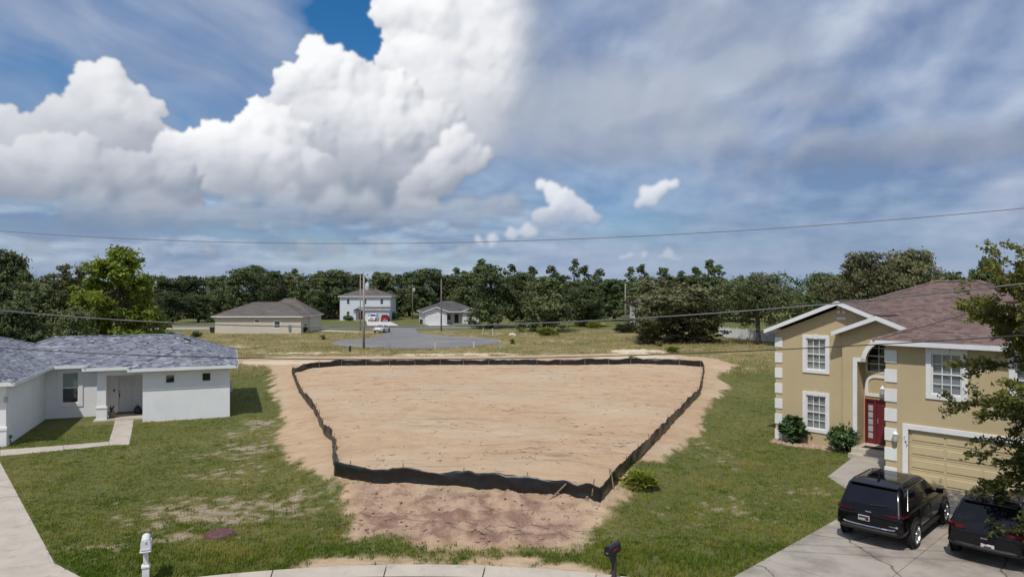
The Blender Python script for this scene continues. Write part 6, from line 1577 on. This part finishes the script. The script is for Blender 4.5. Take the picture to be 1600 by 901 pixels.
def mat_obj(h, x0, x1, y0, y1, z, label, col):
    c = h.lw((x0 + x1) / 2, (y0 + y1) / 2, z); e = empty('doormat', c, R(h.ang), label, 'doormat'); w, d = (x1 - x0) / 2, (y1 - y0) / 2
    MB().box(-w, w, -d, d, .002, .016, .004).build('pile', mat('mat_' + str(col[0]), col, .95, tuple(k * 1.5 for k in col), 30), e); b = MB(); b.box(-w - .02, w + .02, -d - .02, -d, .001, .012); b.box(-w - .02, w + .02, d, d + .02, .001, .012); b.build('edge', PLASTIC, e)
mx, _ = LH.wp(196, 646, 3.4); mat_obj(LH, mx - .55, mx + .45, 3.0, 3.4, .10, 'black doormat in front of the white house door', (.012, .012, .012))
mat_obj(RH, 4.35, 5.6, -.55, -.10, .38, 'black doormat in front of the red door', (.014, .013, .013))
q = lw(LH, -5.15, 2.6, .10); e = empty('porch_bag', q, R(20), 'dark bag sitting in the porch corner of the white house', 'bag'); b = MB(); loft(b, [[(.22 * k * math.cos(t), .16 * k * math.sin(t), z) for t in np.linspace(0, 6.283, 13)[:-1]] for k, z in ((.8, 0), (1.1, .1), (1.0, .28), (.6, .42), (.25, .50))]); b.build('sack', PLASTIC, e, True); b = MB(); b.tube([(-.06, 0, .48), (-.04, 0, .60), (.04, 0, .60), (.06, 0, .48)], .012, 6); b.build('handle', PLASTIC, e)
# mulch stones of the shrub bed
b = MB(); rr = np.random.RandomState(9); STN = mat('bed_stones', (.36, .24, .165), .9, (.50, .40, .30), 5)
bx = [p[0] for p in BED]; by = [p[1] for p in BED]
for i in range(1500):
    x = rr.uniform(min(bx), max(bx)); y = rr.uniform(min(by), max(by))
    if poly_sd(np.array([x]), np.array([y]), BED)[0] > .05: continue
    r = rr.uniform(.025, .07); s = rr.uniform(.7, 1.3, 3) * r; an = rr.uniform(0, 6.28)
    v = [(s[0], 0, 0), (0, s[1], 0), (-s[0], 0, 0), (0, -s[1], 0), (0, 0, s[2] * .8), (0, 0, -s[2] * .4)]; v = [(x + a * math.cos(an) - c * math.sin(an), y + a * math.sin(an) + c * math.cos(an), z + .01) for a, c, z in v]
    b.add(v, [(0, 1, 4), (1, 2, 4), (2, 3, 4), (3, 0, 4), (1, 0, 5), (2, 1, 5), (3, 2, 5), (0, 3, 5)])
tag(b.build('bed_stones', STN), 'reddish stones and chips in the bed under the tan house windows', 'stones', kind='stuff')
x, y, _ = G(1340, 701); e = empty('garden_statue', (x, y, 0), 0, 'small white garden figure beside the round shrub', 'statue'); MB().lathe([(.10, 0), (.11, .06), (.07, .10), (.09, .22), (.05, .30), (.065, .36), (.02, .43)], 12).build('figure', TRIM, e, True); MB().box(-.13, .13, -.13, .13, -.03, .02, .01).build('plinth', TRIM, e)

# ------------------------------------------------------------------ poles, wires, markers, fence, far things
POLE = mat('weathered_pole_wood', (.20, .17, .14), .9, (.145, .122, .10), 3, stretch=(4, 4, .5)); POLE_L = mat('grey_pole_wood', (.34, .31, .27), .9, (.26, .235, .20), 3, stretch=(4, 4, .5))
WIRE = mat('grey_cable', (.16, .155, .15), .6, (.10, .10, .10), 3); WIRE_D = mat('black_cable', (.028, .026, .026), .6, (.045, .042, .042), 2); WIRE_T = mat('thin_copper_wire', (.20, .15, .13), .6)
CANM = mat('transformer_grey', (.50, .52, .53), .45, (.42, .44, .45), 3)
def pole(px, Y, top_py, label, arm=True, can=None, r=.13, m=POLE, light=False):
    x = GY(px, Y); h = ZY(top_py, Y); e = empty('utility_pole', (x, Y, 0), 0, label, 'utility pole'); MB().tube([(0, 0, -.3), (0, 0, h * .5), (0, 0, h)], [r * 1.15, r, r * .75], 10).build('post', m, e, True)
    if arm:
        a = MB().box(-.75, .75, -.16, -.04, h - .62, h - .50).build('crossarm', m, e)
        for k in (-.65, .0, .65): MB().lathe([(.05, 0), (.05, .08), (.03, .10), (.04, .14)], 8, Matrix.Translation((k, -.1, h - .50))).build('insulator', CANM, a)
    else:
        MB().lathe([(.05, 0), (.06, .1), (.03, .2)], 8, Matrix.Translation((0, 0, h))).build('insulator', CANM, e)
    if can is not None:
        zc = ZY(can, Y); t = MB().lathe([(.24, 0), (.26, .05), (.26, .85), (.20, .93), (.06, .96)], 14, Matrix.Translation((.44, -.05, zc - .45))).build('transformer', CANM, e, True); MB().lathe([(.04, 0), (.05, .08), (.025, .22)], 8, Matrix.Translation((.44, -.05, zc + .48))).build('bushing', CANM, t)
        MB().box(.1, .25, -.1, .0, zc - .1, zc + .1).build('bracket', METAL, e)
    if light: MB().tube([(0, 0, h - 1.0), (.7, -.5, h - .6), (1.2, -.9, h - .6)], .03, 6).build('lamp_arm', METAL, e)
    return Vector((x, Y, h))
P1 = pole(568.5, 88, 430, 'tall utility pole with transformer in front of the two-storey house', False, 448, .14, POLE_L)
P1b = pole(563, 128, 428, 'thin bare pole just behind the tall pole with the transformer', False, None, .10, POLE_L)
P2 = pole(644.5, 182, 444, 'utility pole with transformer between the two-storey house and the cottage', True, 453)
P3 = pole(689.5, 129, 437, 'slim dark pole standing before the white cottage', False)
P4 = pole(977, 148, 444, 'pale utility pole left of the grey house', False, None, .12, POLE_L)
P5 = pole(239.5, 128, 434, 'utility pole with white transformer beside the bright pine', True, 444)
def wire(pts, r, m, label, name='power_line', grp=None):
    b = MB(); b.tube(pts, r, 6); o = b.build(name, m, None, True); tag(o, label, 'wire', grp); return o
def sagline(a, b, sag, n=24): return [tuple(a.lerp(b, i / n) - Vector((0, 0, 4 * sag * (i / n) * (1 - i / n)))) for i in range(n + 1)]
g_ = 'thin wires strung behind the houses'
wire(sagline(P5 - Vector((0, .1, .4)), P2 - Vector((0, .1, .4)), 1.0), .018, WIRE_D, 'thin dark wire from the pole by the pine to the pole by the cottage', grp=g_); wire(sagline(P5 - Vector((0, 0, 1.9)), P2 - Vector((0, 0, 1.7)), 1.2), .02, WIRE_D, 'lower thin dark wire running behind the beige house', grp=g_)
wire(sagline(P2 - Vector((0, 0, 1.0)), P3 - Vector((0, 0, .1)), .5), .016, WIRE_D, 'short thin wire from the cottage pole to the slim dark pole', grp=g_); wire(sagline(P1 - Vector((0, 0, .4)), P1b, .3), .015, WIRE_D, 'short wire joining the two poles by the turning circle', grp=g_)
wire(sagline(P1 - Vector((0, 0, .6)), Vector((GY(612, 176), 176, 5.5)), 1.0), .012, WIRE_D, 'service drop wire to the two-storey house', grp=g_)
def near_wire(ctrl, r, m, label, Y0=20.5, Y1=15.0):
    """ctrl: photo points on the cable; the cable hangs in a plane from (left) to (right)"""
    def xy(px):
        # plane: Y = Y0 + (X + 24)/(42) * (Y1 - Y0); X = t*Y
        t = (px - 800) / F_PX; k = (Y1 - Y0) / 27.0; Y = (Y0 + 15.4 * k) / (1 - t * k); return t * Y, Y
    A = []; B = []
    for px, py in ctrl: X, Y = xy(px); A.append([1, X, X * X]); B.append(ZY(py, Y))
    c = np.linalg.lstsq(np.array(A), np.array(B), rcond=None)[0]; k = (Y1 - Y0) / 27.0; pts = []
    for X in np.linspace(-34, 30, 120): Y = Y0 + (X + 15.4) * k; pts.append((X, Y, c[0] + c[1] * X + c[2] * X * X))
    return wire(pts, r, m, label, 'overhead_cable')
near_wire([(0, 363), (250, 372), (500, 378), (760, 378), (1000, 372.5), (1300, 353), (1600, 322)], .0085, WIRE_T, 'thin single wire crossing the sky above the trees')
near_wire([(0, 486), (310, 503), (560, 510), (700, 509), (900, 503), (1100, 493), (1350, 470), (1600, 441)], .0175, WIRE, 'thick twisted grey cable crossing in front of the tree line')
near_wire([(0, 545), (260, 554), (480, 558.5), (700, 561), (900, 559.5), (1100, 551.5), (1350, 541), (1600, 521)], .0135, WIRE_D, 'dark cable crossing in front of the far edge of the sandy lot')

def marker(px, py, h, col, label, lean=0.0, r=.05, cap=None):
    x, y, _ = G(px, py); e = empty('marker_post', (x, y, gz(x, y)), 0, label, 'marker'); e.rotation_euler = (0, R(lean), 0)
    MB().tube([(0, 0, -.1), (0, 0, h)], r, 10).build('pipe', mat('pipe_' + label[:12], col, .45, scale=5), e); MB().lathe([(r * 1.25, h - .06), (r * 1.25, h + .02), (r * .6, h + .05)], 10).build('cap', cap or VINYL, e); MB().lathe([(r * 1.2, h * .3), (r * 1.2, h * .36)], 10).build('band', cap or VINYL, e)
GRN = mat('green_cap', (.10, .42, .25), .4)
marker(781.5, 547, 1.15, (.12, .50, .32), 'bright green marker post right of the turning circle', 0, .075); marker(740.5, 545, .85, (.72, .73, .73), 'white marker post with dark weeds at its foot', 0, .06); marker(680, 545, .72, (.72, .71, .66), 'short white marker post at the near rim of the turning circle', 0, .05)
marker(753.5, 524, 1.15, (.42, .60, .58), 'leaning pale green marker post in the far field', 9, .06); marker(770, 524.5, 1.2, (.62, .72, .62), 'upright pale marker post in the far field', -2, .06)
marker(557.5, 549.5, 2.45, (.55, .42, .06), 'tall thin yellow marker pole left of the utility pole', 1, .04, mat('yellow_cap', (.6, .48, .08), .5))
x, y, _ = G(547, 549); e = empty('cable_pedestal', (x, y, gz(x, y)), 0, 'small black utility pedestal left of the yellow pole', 'pedestal'); MB().box(-.13, .13, -.13, .13, -.05, .62, .03).build('cabinet', BLACKM, e); MB().box(-.15, .15, -.15, .15, .62, .70, .03).build('lid', BLACKM, e)
x, y, _ = G(801, 523.5); e = empty('white_boulder', (x, y, gz(x, y)), 0, 'small white lump of rubble in the yellow field', 'rubble'); bm = bmesh.new(); bmesh.ops.create_icosphere(bm, subdivisions=2, radius=.5); rr = np.random.RandomState(1)
for v in bm.verts: v.co = Vector((v.co.x * 1.4, v.co.y, v.co.z * .7)) * rr.uniform(.85, 1.15)
MB().bm(bm).build('lump', mat('chalk', (.68, .66, .62), .9), e)
x, y, _ = G(331.5, 520); e = empty('wheelie_bin', (x, y, 0), R(10), 'black wheeled rubbish bin at the corner of the beige house', 'bin'); b = MB(); loft(b, [[(-a, -a, z), (a, -a, z), (a, a, z), (-a, a, z)] for a, z in ((.27, .08), (.36, 1.0))]); b.build('bin_body', PLASTIC, e); MB().box(-.39, .39, -.40, .40, 1.0, 1.08, .02).build('lid', PLASTIC, e)
for s in (-1, 1): MB().lathe([(.12, -.03), (.12, .03)], 12, Matrix.Translation((s * .25, .33, .12)) @ Matrix.Rotation(R(90), 4, 'Y')).build('wheel', RUBBER, e)
# two orange bins by the cottage garage
for i, px in enumerate((657.8, 661.2)):
    x, y, _ = G(px, 505.5); e = empty('wheelie_bin', (x, y, 0), 0, ['orange-lidded bin nearest the left wall of the white cottage', 'orange-lidded bin second from the left by the cottage garage'][i], 'bin', 'bins by the cottage garage'); b = MB(); loft(b, [[(-a, -a, z), (a, -a, z), (a, a, z), (-a, a, z)] for a, z in ((.22, .02), (.30, .95))]); b.build('bin_body', mat('dark_brown_plastic', (.05, .03, .025), .6), e); MB().box(-.33, .33, -.33, .33, .95, 1.03, .02).build('lid', mat('orange_plastic', (.38, .12, .03), .5), e)
# black trailer by the far street
x, y, _ = G(254, 515.5); e = empty('utility_trailer', (x, y, .03), R(4), 'small black utility trailer with upright frame on the grass beyond the roof', 'trailer')
MB().box(-1.4, 1.4, -.7, .7, .42, .52).build('deck', BLACKM, e); b = MB(); b.box(-1.4, 1.4, -.74, -.70, .42, .80); b.box(-1.4, 1.4, .70, .74, .42, .80); b.box(-1.44, -1.4, -.74, .74, .42, .80); b.build('side_rail', BLACKM, e)
fr = MB(); fr.tube([(1.3, -.7, .5), (1.3, -.7, 1.75), (1.3, .7, 1.75), (1.3, .7, .5)], .03, 6); fr.tube([(.75, -.7, .5), (.75, -.7, 1.6)], .025, 6); fr.tube([(.75, .7, .5), (.75, .7, 1.6)], .025, 6); fr.build('ramp_frame', BLACKM, e)
for s in (-1, 1): MB().lathe([(.18, -.09), (.33, -.09), (.34, 0), (.33, .09), (.18, .09)], 18, Matrix.Translation((.0, s * .86, .34)) @ Matrix.Rotation(R(90), 4, 'X')).build('wheel', RUBBER, e)
MB().tube([(-1.4, 0, .46), (-2.3, 0, .44)], .05, 6).build('drawbar', BLACKM, e); b = MB(); loft(b, [[(-.5 - a, -.35, z), (-.1, -.35, z), (-.1, .35, z), (-.5 - a, .35, z)] for a, z in ((.1, .53), (.1, 1.1), (-.1, 1.5))]); b.build('covered_load', PLASTIC, e)
# white vinyl fence right of the large oak
A_f, B_f = Vector(G(1124, 526)), Vector(G(1215, 536)); d = B_f - A_f; n = 6; e = empty('vinyl_fence', tuple(A_f), math.atan2(d.y, d.x), 'white vinyl privacy fence behind the spreading oak', 'fence'); Ls = d.length / n
for i in range(n + 1): MB().box(i * Ls - .065, i * Ls + .065, -.065, .065, -.1, 1.72, .01).build('fence_post', VINYL, e)
for i in range(n):
    k = int((Ls - .13) / .3); w = (Ls - .14) / k
    for j in range(k): MB().box(i * Ls + .07 + j * w + .006, i * Ls + .07 + (j + 1) * w - .006, -.012, .012, .08, 1.55).build('slat', VINYL, e)
    MB().box(i * Ls + .066, (i + 1) * Ls - .066, -.03, .03, 1.55, 1.62).build('rail', VINYL, e)
scene.cycles.max_bounces = 6
scene.cycles.diffuse_bounces = 3
scene.cycles.glossy_bounces = 3
scene.cycles.transparent_max_bounces = 6
scene.cycles.use_denoising = True
